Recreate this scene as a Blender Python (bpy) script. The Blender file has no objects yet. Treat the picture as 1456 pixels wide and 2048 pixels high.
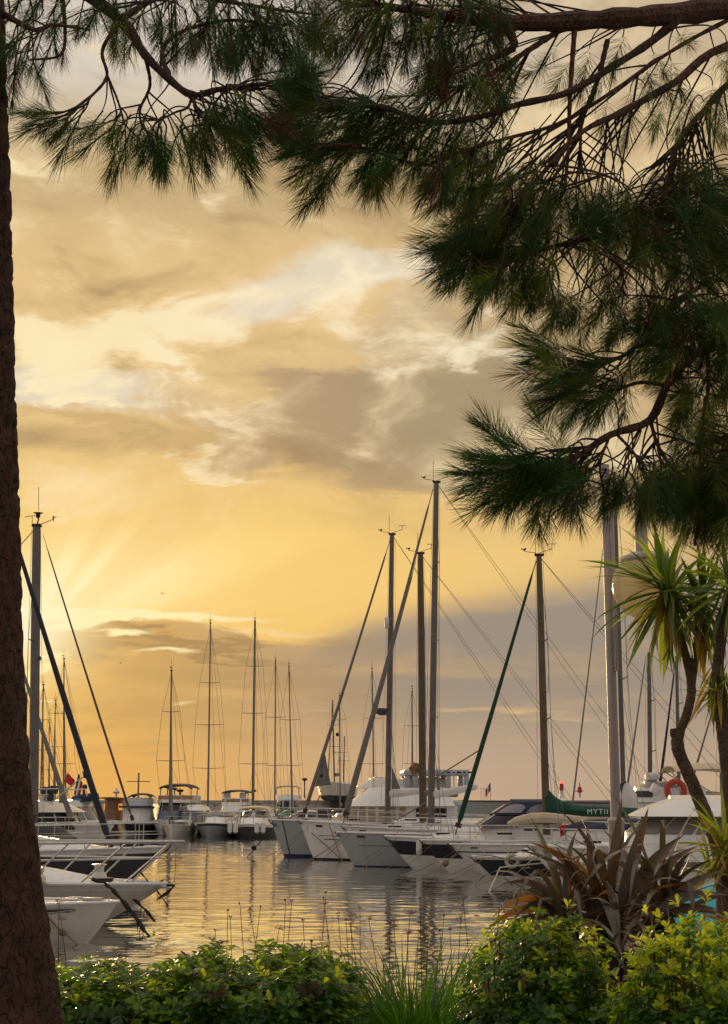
import bpy, math, random
import numpy as np
from mathutils import Vector, Matrix
R = math.radians
SC = bpy.context.scene
COL = SC.collection
random.seed(7)
rng = np.random.default_rng(7)

# ------------------------------------------------------------------ camera
FPX = 2986.0                      # focal length in photograph pixels (2048 tall)
PITCH = math.atan((1605 - 1024) / FPX)
EYE = 2.4                         # metres above the water
cam = bpy.data.cameras.new('camera')
cam.sensor_fit = 'VERTICAL'
cam.sensor_height = 24.0
cam.sensor_width = 24.0
cam.lens = FPX * 24.0 / 2048
cam.clip_start = 0.1
cam.clip_end = 20000
camo = bpy.data.objects.new('camera', cam)
COL.objects.link(camo)
camo.location = (0, 0, EYE)
camo.rotation_euler = (math.pi / 2 + PITCH, 0, 0)
SC.camera = camo
SC.render.resolution_x, SC.render.resolution_y = 728, 1024
SC.view_settings.view_transform = 'Standard'
SC.view_settings.look = 'None'
SC.view_settings.exposure = 0
SC.view_settings.gamma = 1
SC.view_settings.use_curve_mapping = False
SC.cycles.max_bounces = 8
SC.cycles.transparent_max_bounces = 12
SC.cycles.use_denoising = True
SC.cycles.sample_clamp_indirect = 6

def ray(px, py):
    cx, cy = (px - 728) / FPX, (1024 - py) / FPX
    return np.array([cx, math.cos(PITCH) - cy * math.sin(PITCH), math.sin(PITCH) + cy * math.cos(PITCH)])

def at(px, py, Y):
    """measured place: the point that photograph pixel shows at ground distance Y"""
    d = ray(px, py)
    d = d * (Y / d[1])
    return np.array([d[0], d[1], d[2] + EYE])

def ang(px, py):
    d = ray(px, py)
    return math.atan2(d[0], d[1]), math.atan2(d[2], math.hypot(d[0], d[1]))

def lin(r, g, b, k=1.0):
    f = lambda c: (c / 12.92 if c <= 0.04045 else ((c + 0.055) / 1.055) ** 2.4) * k
    return (f(r / 255), f(g / 255), f(b / 255), 1)

SUN_AZ, SUN_EL = ang(20, 1290)

# ------------------------------------------------------------------ world
world = bpy.data.worlds.new('World')
SC.world = world
world.use_nodes = True
wt = world.node_tree
wt.nodes.clear()

class V:
    """a float in the node tree, with arithmetic"""
    tree = None
    def __init__(s, sock): s.s = sock
    @staticmethod
    def op(o, *a, clamp=False):
        n = V.tree.nodes.new('ShaderNodeMath'); n.operation = o; n.use_clamp = clamp
        for i, x in enumerate(a):
            if isinstance(x, V): V.tree.links.new(x.s, n.inputs[i])
            else: n.inputs[i].default_value = x
        return V(n.outputs[0])
    def __add__(s, o): return V.op('ADD', s, o)
    __radd__ = __add__
    def __mul__(s, o): return V.op('MULTIPLY', s, o)
    __rmul__ = __mul__
    def __sub__(s, o): return V.op('SUBTRACT', s, o)
    def __rsub__(s, o): return V.op('SUBTRACT', o, s)
    def __truediv__(s, o): return V.op('DIVIDE', s, o)
    def clamp(s): return V.op('ADD', s, 0.0, clamp=True)

def sstep(x, a, b):
    n = V.tree.nodes.new('ShaderNodeMapRange'); n.interpolation_type = 'SMOOTHSTEP'
    V.tree.links.new(x.s, n.inputs['Value'])
    if a < b: n.inputs['From Min'].default_value, n.inputs['From Max'].default_value = a, b
    else:
        n.inputs['From Min'].default_value, n.inputs['From Max'].default_value = b, a
        n.inputs['To Min'].default_value, n.inputs['To Max'].default_value = 1, 0
    return V(n.outputs[0])

def cmix(a, b, f, mode='MIX'):
    n = V.tree.nodes.new('ShaderNodeMix'); n.data_type = 'RGBA'; n.blend_type = mode; n.clamp_factor = True
    for sock, x in ((n.inputs[0], f), (n.inputs[6], a), (n.inputs[7], b)):
        if isinstance(x, V): V.tree.links.new(x.s, sock)
        elif hasattr(x, 'node'): V.tree.links.new(x, sock)
        else: sock.default_value = x
    return n.outputs[2]

def noise_(vec, scale, detail=6, rough=0.55, dist=0.0):
    n = V.tree.nodes.new('ShaderNodeTexNoise')
    V.tree.links.new(vec, n.inputs['Vector'])
    n.inputs['Scale'].default_value = scale; n.inputs['Detail'].default_value = detail
    n.inputs['Roughness'].default_value = rough; n.inputs['Distortion'].default_value = dist
    return V(n.outputs['Fac'])

def comb(x, y, z=0.0):
    n = V.tree.nodes.new('ShaderNodeCombineXYZ')
    for i, q in enumerate((x, y, z)):
        if isinstance(q, V): V.tree.links.new(q.s, n.inputs[i])
        else: n.inputs[i].default_value = q
    return n.outputs[0]

V.tree = wt
tc = wt.nodes.new('ShaderNodeTexCoord')
sep = wt.nodes.new('ShaderNodeSeparateXYZ')
wt.links.new(tc.outputs['Generated'], sep.inputs[0])
dx, dy, dz = (V(o) for o in sep.outputs)
az = V.op('ARCTAN2', dx, dy)
el = V.op('ARCSINE', dz)
# cloud plane seen from below: directions flattened towards the horizon
den = V.op('MAXIMUM', dz, 0.0) + 0.16
cp = comb(dx / den, dy / den * 1.25, 0.0)
n_big = noise_(cp, 1.5, 8, 0.56, 0.25)
n_mid = noise_(comb(dx / den + 7.3, dy / den * 1.3, 2.0), 3.6, 8, 0.6, 0.35)
n_fine = noise_(comb(dx / den + 3.1, dy / den * 1.4, 5.0), 8.5, 7, 0.62, 0.5)
n_bil = noise_(comb(az + (n_mid - 0.5) * 0.05, el * 1.7 + (n_mid - 0.5) * 0.05, 4.0), 13.0, 9, 0.57, 0.6)
n_bil2 = noise_(comb(az * 1.0 + 5.0, el * 2.1 + az * 0.25, 9.0), 6.5, 8, 0.58, 0.8)
wx = az + (n_big - 0.5) * 0.16 + (n_mid - 0.5) * 0.08 + (n_fine - 0.5) * 0.03
wy = el + (n_mid - 0.5) * 0.09 + (n_big - 0.5) * 0.09 + (n_fine - 0.5) * 0.03

def blob(px, py, sx, sy, rot=0.0, amp=1.0, warp=True):
    a0, e0 = ang(px, py)
    X, Y = (wx, wy) if warp else (az, el)
    c, s = math.cos(R(rot)), math.sin(R(rot))
    ax, ay = sx / FPX, sy / FPX
    du, dv = X - a0, Y - e0
    p = du * (c / ax) + dv * (s / ax)
    q = du * (-s / ay) + dv * (c / ay)
    return V.op('EXPONENT', (p * p + q * q) * -1.0) * amp

def total(bl):
    t = bl[0]
    for b in bl[1:]: t = t + b
    return t

E_ = lambda py: ang(500, py)[1]
A_ = lambda px: ang(px, 1100)[0]
# broad tones
base = cmix(lin(242, 196, 112), lin(228, 194, 136), sstep(el, E_(1150), E_(760)))
base = cmix(base, lin(203, 175, 126), sstep(el, E_(560), E_(380)))
base = cmix(base, lin(216, 204, 188), sstep(el, E_(360), E_(120)))
base = cmix(base, lin(196, 168, 126), sstep(az, A_(560), A_(1350)) * 0.75)
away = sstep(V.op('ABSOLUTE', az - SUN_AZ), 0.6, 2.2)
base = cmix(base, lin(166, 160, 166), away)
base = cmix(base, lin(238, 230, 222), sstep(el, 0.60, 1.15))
# paler openings of higher sky
op = total([blob(60, 740, 170, 70, -10, .8), blob(220, 770, 170, 45, 5, .75), blob(560, 590, 150, 60, 30, .7), blob(720, 520, 160, 70, 10, .6), blob(860, 560, 130, 70, 0, .7)]) + (n_bil - 0.5) * 1.6 + (n_mid - 0.5) * 0.8
base = cmix(base, lin(232, 220, 200), sstep(op, 0.2, 0.9) * 0.8)
# shaded cloud
dk = total([blob(620, 830, 420, 60, -3, 1.0), blob(900, 770, 280, 110, 18, 1.05), blob(130, 850, 240, 30, -4, .75),
            blob(820, 930, 300, 60, 8, .75), blob(620, 390, 330, 50, 0, .5), blob(170, 560, 190, 60, -20, .6),
            blob(840, 620, 180, 60, 20, .5), blob(330, 430, 140, 40, 30, .35), blob(1150, 900, 240, 160, 0, .6), blob(420, 900, 240, 40, 3, .45)])
dkf = sstep(dk + (n_bil2 - 0.5) * 2.2 + (n_big - 0.5) * 0.6 + (n_bil - 0.5) * 1.0, 0.22, 1.10)
dcol = cmix(lin(190, 154, 100), lin(160, 140, 112), sstep(az, A_(60), A_(900)))
sky = cmix(base, dcol, dkf * 0.85)
# folds: paler and darker cloud
hi = sstep(el, E_(1130), E_(960))
sky = cmix(sky, lin(254, 228, 178), sstep(n_bil * 0.5 + n_bil2 * 0.5 + (n_big - 0.5) * 0.3, 0.48, 0.66) * hi * 0.75)
sky = cmix(sky, lin(158, 130, 92), sstep(n_bil * 0.4 + n_bil2 * 0.6, 0.50, 0.33) * hi * 0.75)
# lit cloud edges
br = total([blob(500, 450, 140, 40, -12, .8), blob(240, 640, 270, 70, -8, .85), blob(120, 710, 210, 50, -8, .9), blob(560, 690, 240, 40, 10, .7),
            blob(490, 950, 130, 36, -12, .85), blob(770, 985, 110, 25, -5, .8), blob(1000, 690, 110, 45, -15, .8), blob(350, 590, 170, 50, 20, .65),
            blob(740, 490, 200, 50, -15, .5), blob(170, 800, 150, 20, 4, .85), blob(600, 600, 260, 40, 15, .45), blob(300, 890, 160, 18, -4, .6)])
brf = sstep(br + (n_bil - 0.5) * 3.4 + (n_fine - 0.5) * 1.8 + (n_bil2 - 0.5) * 1.2, 0.40, 1.15)
sky = cmix(sky, cmix(lin(255, 236, 188), lin(254, 236, 204), sstep(az, A_(100), A_(900))), brf * 0.78)
# warm glow with fanned rays round the hidden sun
g1 = blob(100, 1180, 330, 170, 0, 1.0, False)
g2 = blob(130, 1170, 240, 85, 8, 1.0, False)
sa, se = ang(20, 1330)
fan = V.op('ARCTAN2', el - se, az - sa)
rays = noise_(comb(fan, 0.0, 0.0), 3.2, 4, 0.55)
rayf = (sstep(rays, 0.42, 0.58) * 0.75 + 0.25)
sky = cmix(sky, lin(255, 214, 126), (g1 * rayf * 0.75 + blob(430, 1130, 430, 80, 12, .6, False) * rayf).clamp())
sky = cmix(sky, lin(250, 208, 124), blob(1000, 1120, 420, 60, 10, .55, False))
sky = cmix(sky, lin(255, 240, 182), (g2 * (rayf * 0.6 + 0.4)).clamp())
# the low bank of cloud with its lit upper rim, rising to the right
def edge_line(pts):
    c = V.tree.nodes.new('ShaderNodeFloatCurve')
    n = V.tree.nodes.new('ShaderNodeMapRange')
    V.tree.links.new(az.s, n.inputs[0]); n.inputs[1].default_value = -0.5; n.inputs[2].default_value = 0.5
    V.tree.links.new(n.outputs[0], c.inputs['Value'])
    cu = c.mapping.curves[0]
    P = sorted(((ang(*p)[0] + 0.5, ang(*p)[1] / 0.4) for p in pts))
    P = [(0.0, P[0][1])] + P + [(1.0, P[-1][1])]
    cu.points[0].location = P[0]; cu.points[-1].location = P[-1]
    for p in P[1:-1]: cu.points.new(*p)
    c.mapping.update()
    return V(c.outputs[0]) * 0.4
edge = edge_line([(-100, 1222), (100, 1224), (300, 1228), (450, 1252), (560, 1283), (700, 1252), (850, 1216), (1000, 1196), (1150, 1172), (1456, 1130)])
n_low = noise_(comb(az * 5.0, el * 16.0, 3.0), 5.0, 7, 0.6, 0.3)
n_low2 = noise_(comb(az * 4.0, el * 22.0, 1.0), 2.2, 6, 0.55, 0.4)
soft = sstep(az, A_(420), A_(800))
dist = edge + (n_low - 0.5) * 0.016 * (1.0 - soft * 0.6) - el
bank = sstep(dist, -0.001, 0.004) * (1.0 - soft) + sstep(dist, -0.010, 0.014) * soft
bcol = cmix(lin(216, 168, 92), lin(154, 139, 124), sstep(az, A_(150), A_(900)))
bcol = cmix(bcol, cmix(lin(212, 162, 88), lin(184, 160, 136), sstep(az, A_(200), A_(1000))), sstep(el, E_(1360), E_(1560)))
bcol = cmix(bcol, lin(158, 126, 82), total([blob(430, 1282, 240, 17, -3, 1.0), blob(200, 1295, 190, 24, 4, .75), blob(480, 1380, 300, 70, 0, .5), blob(170, 1420, 140, 40, 0, .3)]).clamp() * 0.8)
bcol = cmix(bcol, lin(236, 186, 112), sstep(n_low2, 0.5, 0.78) * 0.28)
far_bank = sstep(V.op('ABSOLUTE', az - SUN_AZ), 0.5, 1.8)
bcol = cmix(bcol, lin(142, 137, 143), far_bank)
sky = cmix(sky, bcol, bank)
# bright rim and rifts, ragged along their length
sx_ = az + (n_low - 0.5) * 0.02
sy_ = el + (n_low - 0.5) * 0.014
def rift(px, py, sx, sy, rot=0.0, amp=1.0):
    global wx, wy
    k = (wx, wy); wx, wy = sx_, sy_
    b = blob(px, py, sx, sy, rot, amp); wx, wy = k
    return b
streak = total([rift(120, 1226, 230, 8, -1, 1.7), rift(360, 1232, 190, 6, -3, 1.3), rift(150, 1248, 70, 11, 10, 1.1), rift(250, 1264, 60, 7, -2, .9),
                rift(330, 1302, 80, 8, 3, .8), rift(95, 1312, 34, 6, 5, 1.0), rift(75, 1342, 50, 10, 25, 1.2), rift(55, 1372, 40, 14, 0, 1.0),
                rift(560, 1266, 170, 7, -4, .6), rift(90, 1402, 40, 4, 0, .6), rift(1000, 1420, 220, 10, -2, .5), rift(370, 1405, 40, 6, 5, .5), rift(640, 1425, 60, 5, 0, .45), rift(1100, 1440, 160, 8, 0, .4)])
sky = cmix(sky, cmix(lin(255, 236, 176), lin(238, 196, 130), sstep(az, A_(300), A_(700))), sstep(streak * (0.35 + n_low * 1.3), 0.22, 0.85))
sky = cmix(sky, lin(255, 216, 128), (blob(40, 1310, 130, 120, 0, .6, False)).clamp())
sky = cmix(sky, lin(255, 246, 206), (blob(50, 1250, 110, 80, 0, .85, False)).clamp())
# below the horizon the world is only a dim continuation
sky = cmix(sky, lin(120, 110, 95), sstep(el, -0.01, -0.2))

nish = wt.nodes.new('ShaderNodeTexSky'); nish.sky_type = 'NISHITA'; nish.sun_disc = False
nish.sun_elevation = SUN_EL; nish.sun_rotation = SUN_AZ
bgA = wt.nodes.new('ShaderNodeBackground'); bgA.inputs[1].default_value = 0.05
wt.links.new(nish.outputs[0], bgA.inputs[0])
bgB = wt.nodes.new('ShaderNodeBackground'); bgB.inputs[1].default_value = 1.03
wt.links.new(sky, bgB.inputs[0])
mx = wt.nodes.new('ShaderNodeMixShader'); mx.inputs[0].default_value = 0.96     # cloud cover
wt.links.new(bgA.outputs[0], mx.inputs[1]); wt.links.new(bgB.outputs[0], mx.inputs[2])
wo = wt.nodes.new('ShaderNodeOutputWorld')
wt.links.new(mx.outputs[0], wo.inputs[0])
world.cycles.sampling_method = 'MANUAL'
world.cycles.sample_map_resolution = 512

# ------------------------------------------------------------------ sun
sl = bpy.data.lights.new('sun', 'SUN')
sl.energy = 1.5
sl.angle = R(8)
sl.color = (1.0, 0.66, 0.32)
so = bpy.data.objects.new('sun', sl)
COL.objects.link(so)
sd = Vector((math.sin(SUN_AZ) * math.cos(SUN_EL), math.cos(SUN_AZ) * math.cos(SUN_EL), math.sin(SUN_EL)))
so.rotation_euler = sd.to_track_quat('Z', 'Y').to_euler()
so.location = (-20, 60, 20)
# ------------------------------------------------------------------ materials
def mat(name, col, rough=0.5, var=0.12, scale=6.0, bump=0.0, bscale=None, metal=0.0, trans=0.0, tcol=None, coat=0.0, spec=0.5, ior=None, emit=None, stripes=None):
    m = bpy.data.materials.new(name); m.use_nodes = True
    t = m.node_tree; t.nodes.clear()
    out = t.nodes.new('ShaderNodeOutputMaterial')
    p = t.nodes.new('ShaderNodeBsdfPrincipled')
    p.inputs['Roughness'].default_value = rough; p.inputs['Metallic'].default_value = metal
    p.inputs['Coat Weight'].default_value = coat
    p.inputs['Specular IOR Level'].default_value = spec
    if ior: p.inputs['IOR'].default_value = ior
    tcn = t.nodes.new('ShaderNodeTexCoord')
    n = t.nodes.new('ShaderNodeTexNoise'); n.inputs['Scale'].default_value = scale; n.inputs['Detail'].default_value = 5
    n.inputs['Roughness'].default_value = 0.65
    t.links.new(tcn.outputs['Object'], n.inputs['Vector'])
    cr = t.nodes.new('ShaderNodeValToRGB')
    c = col if len(col) == 4 else (*col, 1)
    cr.color_ramp.elements[0].position, cr.color_ramp.elements[1].position = 0.3, 0.7
    cr.color_ramp.elements[0].color = tuple(max(0, x * (1 - var)) for x in c[:3]) + (1,)
    cr.color_ramp.elements[1].color = tuple(min(1, x * (1 + var)) for x in c[:3]) + (1,)
    t.links.new(n.outputs['Fac'], cr.inputs[0])
    # each copy of a thing a little different
    oi = t.nodes.new('ShaderNodeObjectInfo')
    hv = t.nodes.new('ShaderNodeHueSaturation')
    mr = t.nodes.new('ShaderNodeMapRange'); mr.inputs[3].default_value = 1 - var * 0.8; mr.inputs[4].default_value = 1 + var * 0.8
    t.links.new(oi.outputs['Random'], mr.inputs[0]); t.links.new(mr.outputs[0], hv.inputs['Value'])
    t.links.new(cr.outputs[0], hv.inputs['Color'])
    t.links.new(hv.outputs[0], p.inputs['Base Color'])
    if bump:
        nb = t.nodes.new('ShaderNodeTexNoise'); nb.inputs['Scale'].default_value = bscale or scale * 4; nb.inputs['Detail'].default_value = 4
        t.links.new(tcn.outputs['Object'], nb.inputs['Vector'])
        b = t.nodes.new('ShaderNodeBump'); b.inputs['Strength'].default_value = bump; b.inputs['Distance'].default_value = 0.02
        t.links.new(nb.outputs['Fac'], b.inputs['Height']); t.links.new(b.outputs[0], p.inputs['Normal'])
    if emit:
        p.inputs['Emission Color'].default_value = (*emit[:3], 1); p.inputs['Emission Strength'].default_value = emit[3]
    if trans:
        tr = t.nodes.new('ShaderNodeBsdfTranslucent')
        hv2 = t.nodes.new('ShaderNodeHueSaturation'); t.links.new(mr.outputs[0], hv2.inputs['Value'])
        hv2.inputs['Color'].default_value = (*(tcol or c)[:3], 1)
        t.links.new(hv2.outputs[0], tr.inputs[0])
        ms = t.nodes.new('ShaderNodeMixShader'); ms.inputs[0].default_value = trans
        t.links.new(p.outputs[0], ms.inputs[1]); t.links.new(tr.outputs[0], ms.inputs[2])
        t.links.new(ms.outputs[0], out.inputs[0])
    else:
        t.links.new(p.outputs[0], out.inputs[0])
    return m

# ------------------------------------------------------------------ mesh tools
class MB:
    """gathers shapes for ONE mesh object"""
    def __init__(s): s.v = []; s.f = []; s.n = 0
    def add(s, verts, faces):
        verts = [tuple(map(float, p)) for p in verts]
        s.f += [tuple(i + s.n for i in f) for f in faces]
        s.v += verts; s.n += len(verts)
        return s
    def grid(s, P, wrap=False, flip=False):
        n, m = len(P), len(P[0])
        F = []
        for i in range(n - 1):
            for j in range(m if wrap else m - 1):
                a, b = i * m + j, i * m + (j + 1) % m
                q = (a, b, b + m, a + m)
                F.append(q[::-1] if flip else q)
        return s.add([p for r in P for p in r], F)
    def poly(s, pts): return s.add(pts, [tuple(range(len(pts)))])
    def box(s, c, d, rz=0.0, bev=0.0):
        x, y, z = (q / 2 for q in d)
        cs, sn = math.cos(rz), math.sin(rz)
        if bev:
            b = min(bev, x * .9, y * .9, z * .9)
            def ring(zz, k):
                return [(sx * (x - k) if ex else sx * (x - k), 0, 0) for sx, ex in ()] or [
                    (x - k - (b if i else 0), y - k - (0 if i else b), zz) for i in ()]
            oct_ = lambda ins: [(x - ins, y - b), (x - b, y - ins), (-x + b, y - ins), (-x + ins, y - b), (-x + ins, -y + b), (-x + b, -y + ins), (x - b, -y + ins), (x - ins, -y + b)]
            R_ = [(-z, b * .7), (-z + b, 0), (z - b, 0), (z, b * .7)]
            P = [[(px, py, zz) for px, py in oct_(ins)] for zz, ins in R_]
            P = [[(c[0] + px * cs - py * sn, c[1] + px * sn + py * cs, c[2] + pz) for px, py, pz in r] for r in P]
            s.grid(P, wrap=True)
            s.poly(P[-1]); s.poly(P[0][::-1])
            return s
        V_ = [(a, b, e) for e in (-z, z) for a, b in ((-x, -y), (x, -y), (x, y), (-x, y))]
        V_ = [(c[0] + a * cs - b * sn, c[1] + a * sn + b * cs, c[2] + e) for a, b, e in V_]
        return s.add(V_, [(3, 2, 1, 0), (4, 5, 6, 7), (0, 1, 5, 4), (1, 2, 6, 5), (2, 3, 7, 6), (3, 0, 4, 7)])
    def tube(s, pts, r, n=6, caps=True, flat=1.0):
        pts = [np.array(p, float) for p in pts]
        rs = r if hasattr(r, '__len__') else [r] * len(pts)
        P = []
        prev = None
        for i, p in enumerate(pts):
            d = pts[min(i + 1, len(pts) - 1)] - pts[max(i - 1, 0)]
            L = np.linalg.norm(d); d = d / L if L > 1e-9 else np.array([0, 0, 1.])
            if prev is None:
                u = np.cross(d, [0, 0, 1.]) if abs(d[2]) < 0.95 else np.cross(d, [0, 1., 0])
            else:
                u = prev - d * np.dot(prev, d)
            u = u / (np.linalg.norm(u) + 1e-12); prev = u
            w = np.cross(d, u)
            P.append([p + rs[i] * (math.cos(a) * u + flat * math.sin(a) * w) for a in (2 * math.pi * k / n for k in range(n))])
        s.grid(P, wrap=True)
        if caps:
            s.poly(P[0][::-1]); s.poly(P[-1])
        return s
    def ball(s, c, r, nu=12, nv=8, sq=(1, 1, 1)):
        P = [[(c[0] + sq[0] * r * math.sin(t) * math.cos(a), c[1] + sq[1] * r * math.sin(t) * math.sin(a), c[2] - sq[2] * r * math.cos(t))
              for a in (2 * math.pi * k / nu for k in range(nu))] for t in (math.pi * (0.02 + 0.96 * i / nv) for i in range(nv + 1))]
        s.grid(P, wrap=True); s.poly(P[0][::-1]); s.poly(P[-1])
        return s
    def lathe(s, c, prof, n=16):
        P = [[(c[0] + r * math.cos(a), c[1] + r * math.sin(a), c[2] + z) for a in (2 * math.pi * k / n for k in range(n))] for r, z in prof]
        s.grid(P, wrap=True); s.poly(P[0][::-1]); s.poly(P[-1])
        return s
    def slab(s, P, th):
        """sheet of grid P given a thickness along its normals (vertical when flat)"""
        A = np.array(P, float)
        gx = np.gradient(A, axis=0); gy = np.gradient(A, axis=1)
        nn = np.cross(gx, gy); nn /= (np.linalg.norm(nn, axis=2, keepdims=True) + 1e-12)
        B = A - nn * th
        n, m = A.shape[:2]
        s.grid(A.tolist()); s.grid(B.tolist(), flip=True)
        rim = [(i, 0) for i in range(n)] + [(n - 1, j) for j in range(1, m)] + [(i, m - 1) for i in range(n - 2, -1, -1)] + [(0, j) for j in range(m - 2, 0, -1)]
        s.grid([[A[i, j] for i, j in rim], [B[i, j] for i, j in rim]], wrap=True)
        return s
    def mesh(s, name, m=None, smooth=False):
        me = bpy.data.meshes.new(name)
        me.from_pydata(s.v, [], s.f)
        if m: me.materials.append(m)
        if smooth:
            me.polygons.foreach_set('use_smooth', [True] * len(me.polygons))
            try: me.set_sharp_from_angle(angle=R(38))
            except Exception: pass
        return me
    def build(s, name, m, parent=None, smooth=True):
        o = bpy.data.objects.new(name, s.mesh(name, m, smooth))
        COL.objects.link(o)
        if parent is not None: o.parent = parent
        return o

def np_mesh(name, verts, faces, m, smooth=True):
    """faces: an (n,k) array, all the same size"""
    me = bpy.data.meshes.new(name)
    verts = np.asarray(verts, np.float32); faces = np.asarray(faces, np.int32)
    me.vertices.add(len(verts)); me.vertices.foreach_set('co', verts.ravel())
    k = faces.shape[1]
    me.loops.add(faces.size); me.loops.foreach_set('vertex_index', faces.ravel())
    me.polygons.add(len(faces)); me.polygons.foreach_set('loop_start', np.arange(0, faces.size, k, dtype=np.int32))
    me.polygons.foreach_set('loop_total', np.full(len(faces), k, np.int32))
    if smooth: me.polygons.foreach_set('use_smooth', np.ones(len(faces), bool))
    me.update(calc_edges=True); me.validate()
    me.materials.append(m)
    return me

def link(name, me, parent=None):
    o = bpy.data.objects.new(name, me); COL.objects.link(o)
    if parent is not None: o.parent = parent
    return o

def tag(o, label=None, cat=None, group=None, kind=None):
    if label: o['label'] = label
    if cat: o['category'] = cat
    if group: o['group'] = group
    if kind: o['kind'] = kind
    return o

def thing(name, label, cat, loc=(0, 0, 0), rz=0.0, group=None):
    o = bpy.data.objects.new(name, None); COL.objects.link(o)
    o.location = loc; o.rotation_euler = (0, 0, rz); o.empty_display_size = 0.2
    return tag(o, label, cat, group)
# ------------------------------------------------------------------ water, quay
def water_material():
    m = bpy.data.materials.new('water'); m.use_nodes = True
    t = m.node_tree; p = t.nodes['Principled BSDF']
    p.inputs['Base Color'].default_value = (0.05, 0.055, 0.038, 1)
    p.inputs['Roughness'].default_value = 0.04; p.inputs['IOR'].default_value = 1.36
    tcn = t.nodes.new('ShaderNodeTexCoord')
    mp = t.nodes.new('ShaderNodeMapping'); mp.inputs['Scale'].default_value = (0.55, 1.0, 1.0)
    t.links.new(tcn.outputs['Object'], mp.inputs[0])
    n1 = t.nodes.new('ShaderNodeTexNoise'); n1.inputs['Scale'].default_value = 5.0; n1.inputs['Detail'].default_value = 3
    t.links.new(mp.outputs[0], n1.inputs['Vector'])
    b = t.nodes.new('ShaderNodeBump'); b.inputs['Strength'].default_value = 0.28; b.inputs['Distance'].default_value = 0.02
    t.links.new(n1.outputs['Fac'], b.inputs['Height']); t.links.new(b.outputs[0], p.inputs['Normal'])
    gl = t.nodes.new('ShaderNodeBsdfGlossy'); gl.inputs['Roughness'].default_value = 0.05; gl.inputs['Color'].default_value = (.97, .96, .93, 1)
    t.links.new(b.outputs[0], gl.inputs['Normal'])
    lw = t.nodes.new('ShaderNodeLayerWeight'); lw.inputs[0].default_value = 0.5
    pw = t.nodes.new('ShaderNodeMath'); pw.operation = 'POWER'; pw.inputs[1].default_value = 1.6
    sc = t.nodes.new('ShaderNodeMath'); sc.operation = 'MULTIPLY'; sc.inputs[1].default_value = 0.95
    t.links.new(lw.outputs['Facing'], pw.inputs[0]); t.links.new(pw.outputs[0], sc.inputs[0])
    ms = t.nodes.new('ShaderNodeMixShader'); out = t.nodes['Material Output']
    t.links.new(sc.outputs[0], ms.inputs[0]); t.links.new(p.outputs[0], ms.inputs[1]); t.links.new(gl.outputs[0], ms.inputs[2]); t.links.new(ms.outputs[0], out.inputs[0])
    return m
def build_water():
    ys = [10.0]
    while ys[-1] < 130: ys.append(ys[-1] + max(0.07, ys[-1] * 0.0045))
    ys = np.array(ys + [150, 180, 240, 400, 900, 2500, 9000])
    half = 30
    core = np.linspace(-half, half, 420)
    xs = np.concatenate([[-9000, -2000, -500, -150, -70, -45], core, [45, 70, 150, 500, 2000, 9000]])
    X, Y = np.meshgrid(xs, ys)
    Z = np.zeros_like(X)
    r = np.random.default_rng(3)
    for lam, amp, n in ((2.6, 0.0045, 6), (1.0, 0.0045, 9), (0.55, 0.0044, 16), (0.34, 0.0034, 16)):
        for _ in range(n):
            th = r.normal(math.pi / 2, 0.42); k = 2 * math.pi / (lam * r.uniform(0.7, 1.35))
            fade = np.clip((lam * 300 - Y * 0.9) / (lam * 120), 0, 1)
            Z += amp / math.sqrt(n) * 1.5 * fade * np.sin(k * (X * math.cos(th) + Y * math.sin(th)) + r.uniform(0, 6.28) + 0.9 * np.sin(0.21 * X * r.uniform(.6, 1.4) + r.uniform(0, 6.28)))
    patch = 0.72 + 0.34 * np.sin(X * 0.19 + 1.3 * np.sin(Y * 0.13)) * np.sin(Y * 0.17 + 0.7 + .8 * np.sin(X * .11)) + .12 * np.sin(X * .6 + Y * .37)
    Z *= patch * np.clip((130 - Y) / 40, 0, 1) * np.clip((half + 4 - np.abs(X)) / 6, 0, 1)
    n, m_ = X.shape
    idx = np.arange(n * m_).reshape(n, m_)
    F = np.stack([idx[:-1, :-1], idx[:-1, 1:], idx[1:, 1:], idx[1:, :-1]], -1).reshape(-1, 4)
    o = link('water', np_mesh('water', np.stack([X, Y, Z], -1).reshape(-1, 3), F, water_material()))
    tag(o, kind='structure')
build_water()
M_pave = mat('paving', lin(150, 140, 125), 0.85, 0.18, 3.0, 0.3)
M_earth = mat('earth', (0.06, 0.045, 0.03), 0.95, 0.3, 5.0, 0.6)
M_conc = mat('concrete', (0.30, 0.28, 0.25), 0.9, 0.2, 1.2, 0.3)
GZ = 0.8
g = MB().box((0, -10, GZ - 0.75), (120, 43, 1.5)); tag(g.build('quay_ground', M_pave, smooth=False), kind='structure')
g = MB().box((0, 11.32, GZ - 0.65), (120, 0.36, 1.5), bev=0.03)
tag(g.build('quay_kerb', M_conc, smooth=False), kind='structure')
g = MB()
P = [[(x, y, GZ + 0.004 + 0.05 * math.sin(x * 1.7 + y) * math.sin(y * 2.1) * 0.5 + 0.05) for y in np.linspace(3.2, 10.6, 20)] for x in np.linspace(-9, 12, 50)]
g.slab(P, 0.12); tag(g.build('planting_bed', M_earth), kind='structure')
g = MB()
rr = random.Random(5)
xs = np.linspace(-90, 140, 150)
prof = [[(x + rr.uniform(-.3, .3), 178 + dy + rr.uniform(-.4, .4), z + rr.uniform(-.12, .12)) for x in xs] for dy, z in ((-7, -1), (-5.5, .3), (-4.5, 1.0), (-3, 1.6), (-2, 2.0), (-1.2, 2.15), (3, 2.2))]
g.grid(prof)
M_rock = mat('breakwater_stone', (0.20, 0.18, 0.16), 0.95, 0.35, 0.6, 0.5)
tag(g.build('breakwater', M_rock, smooth=False), kind='structure')
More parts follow.
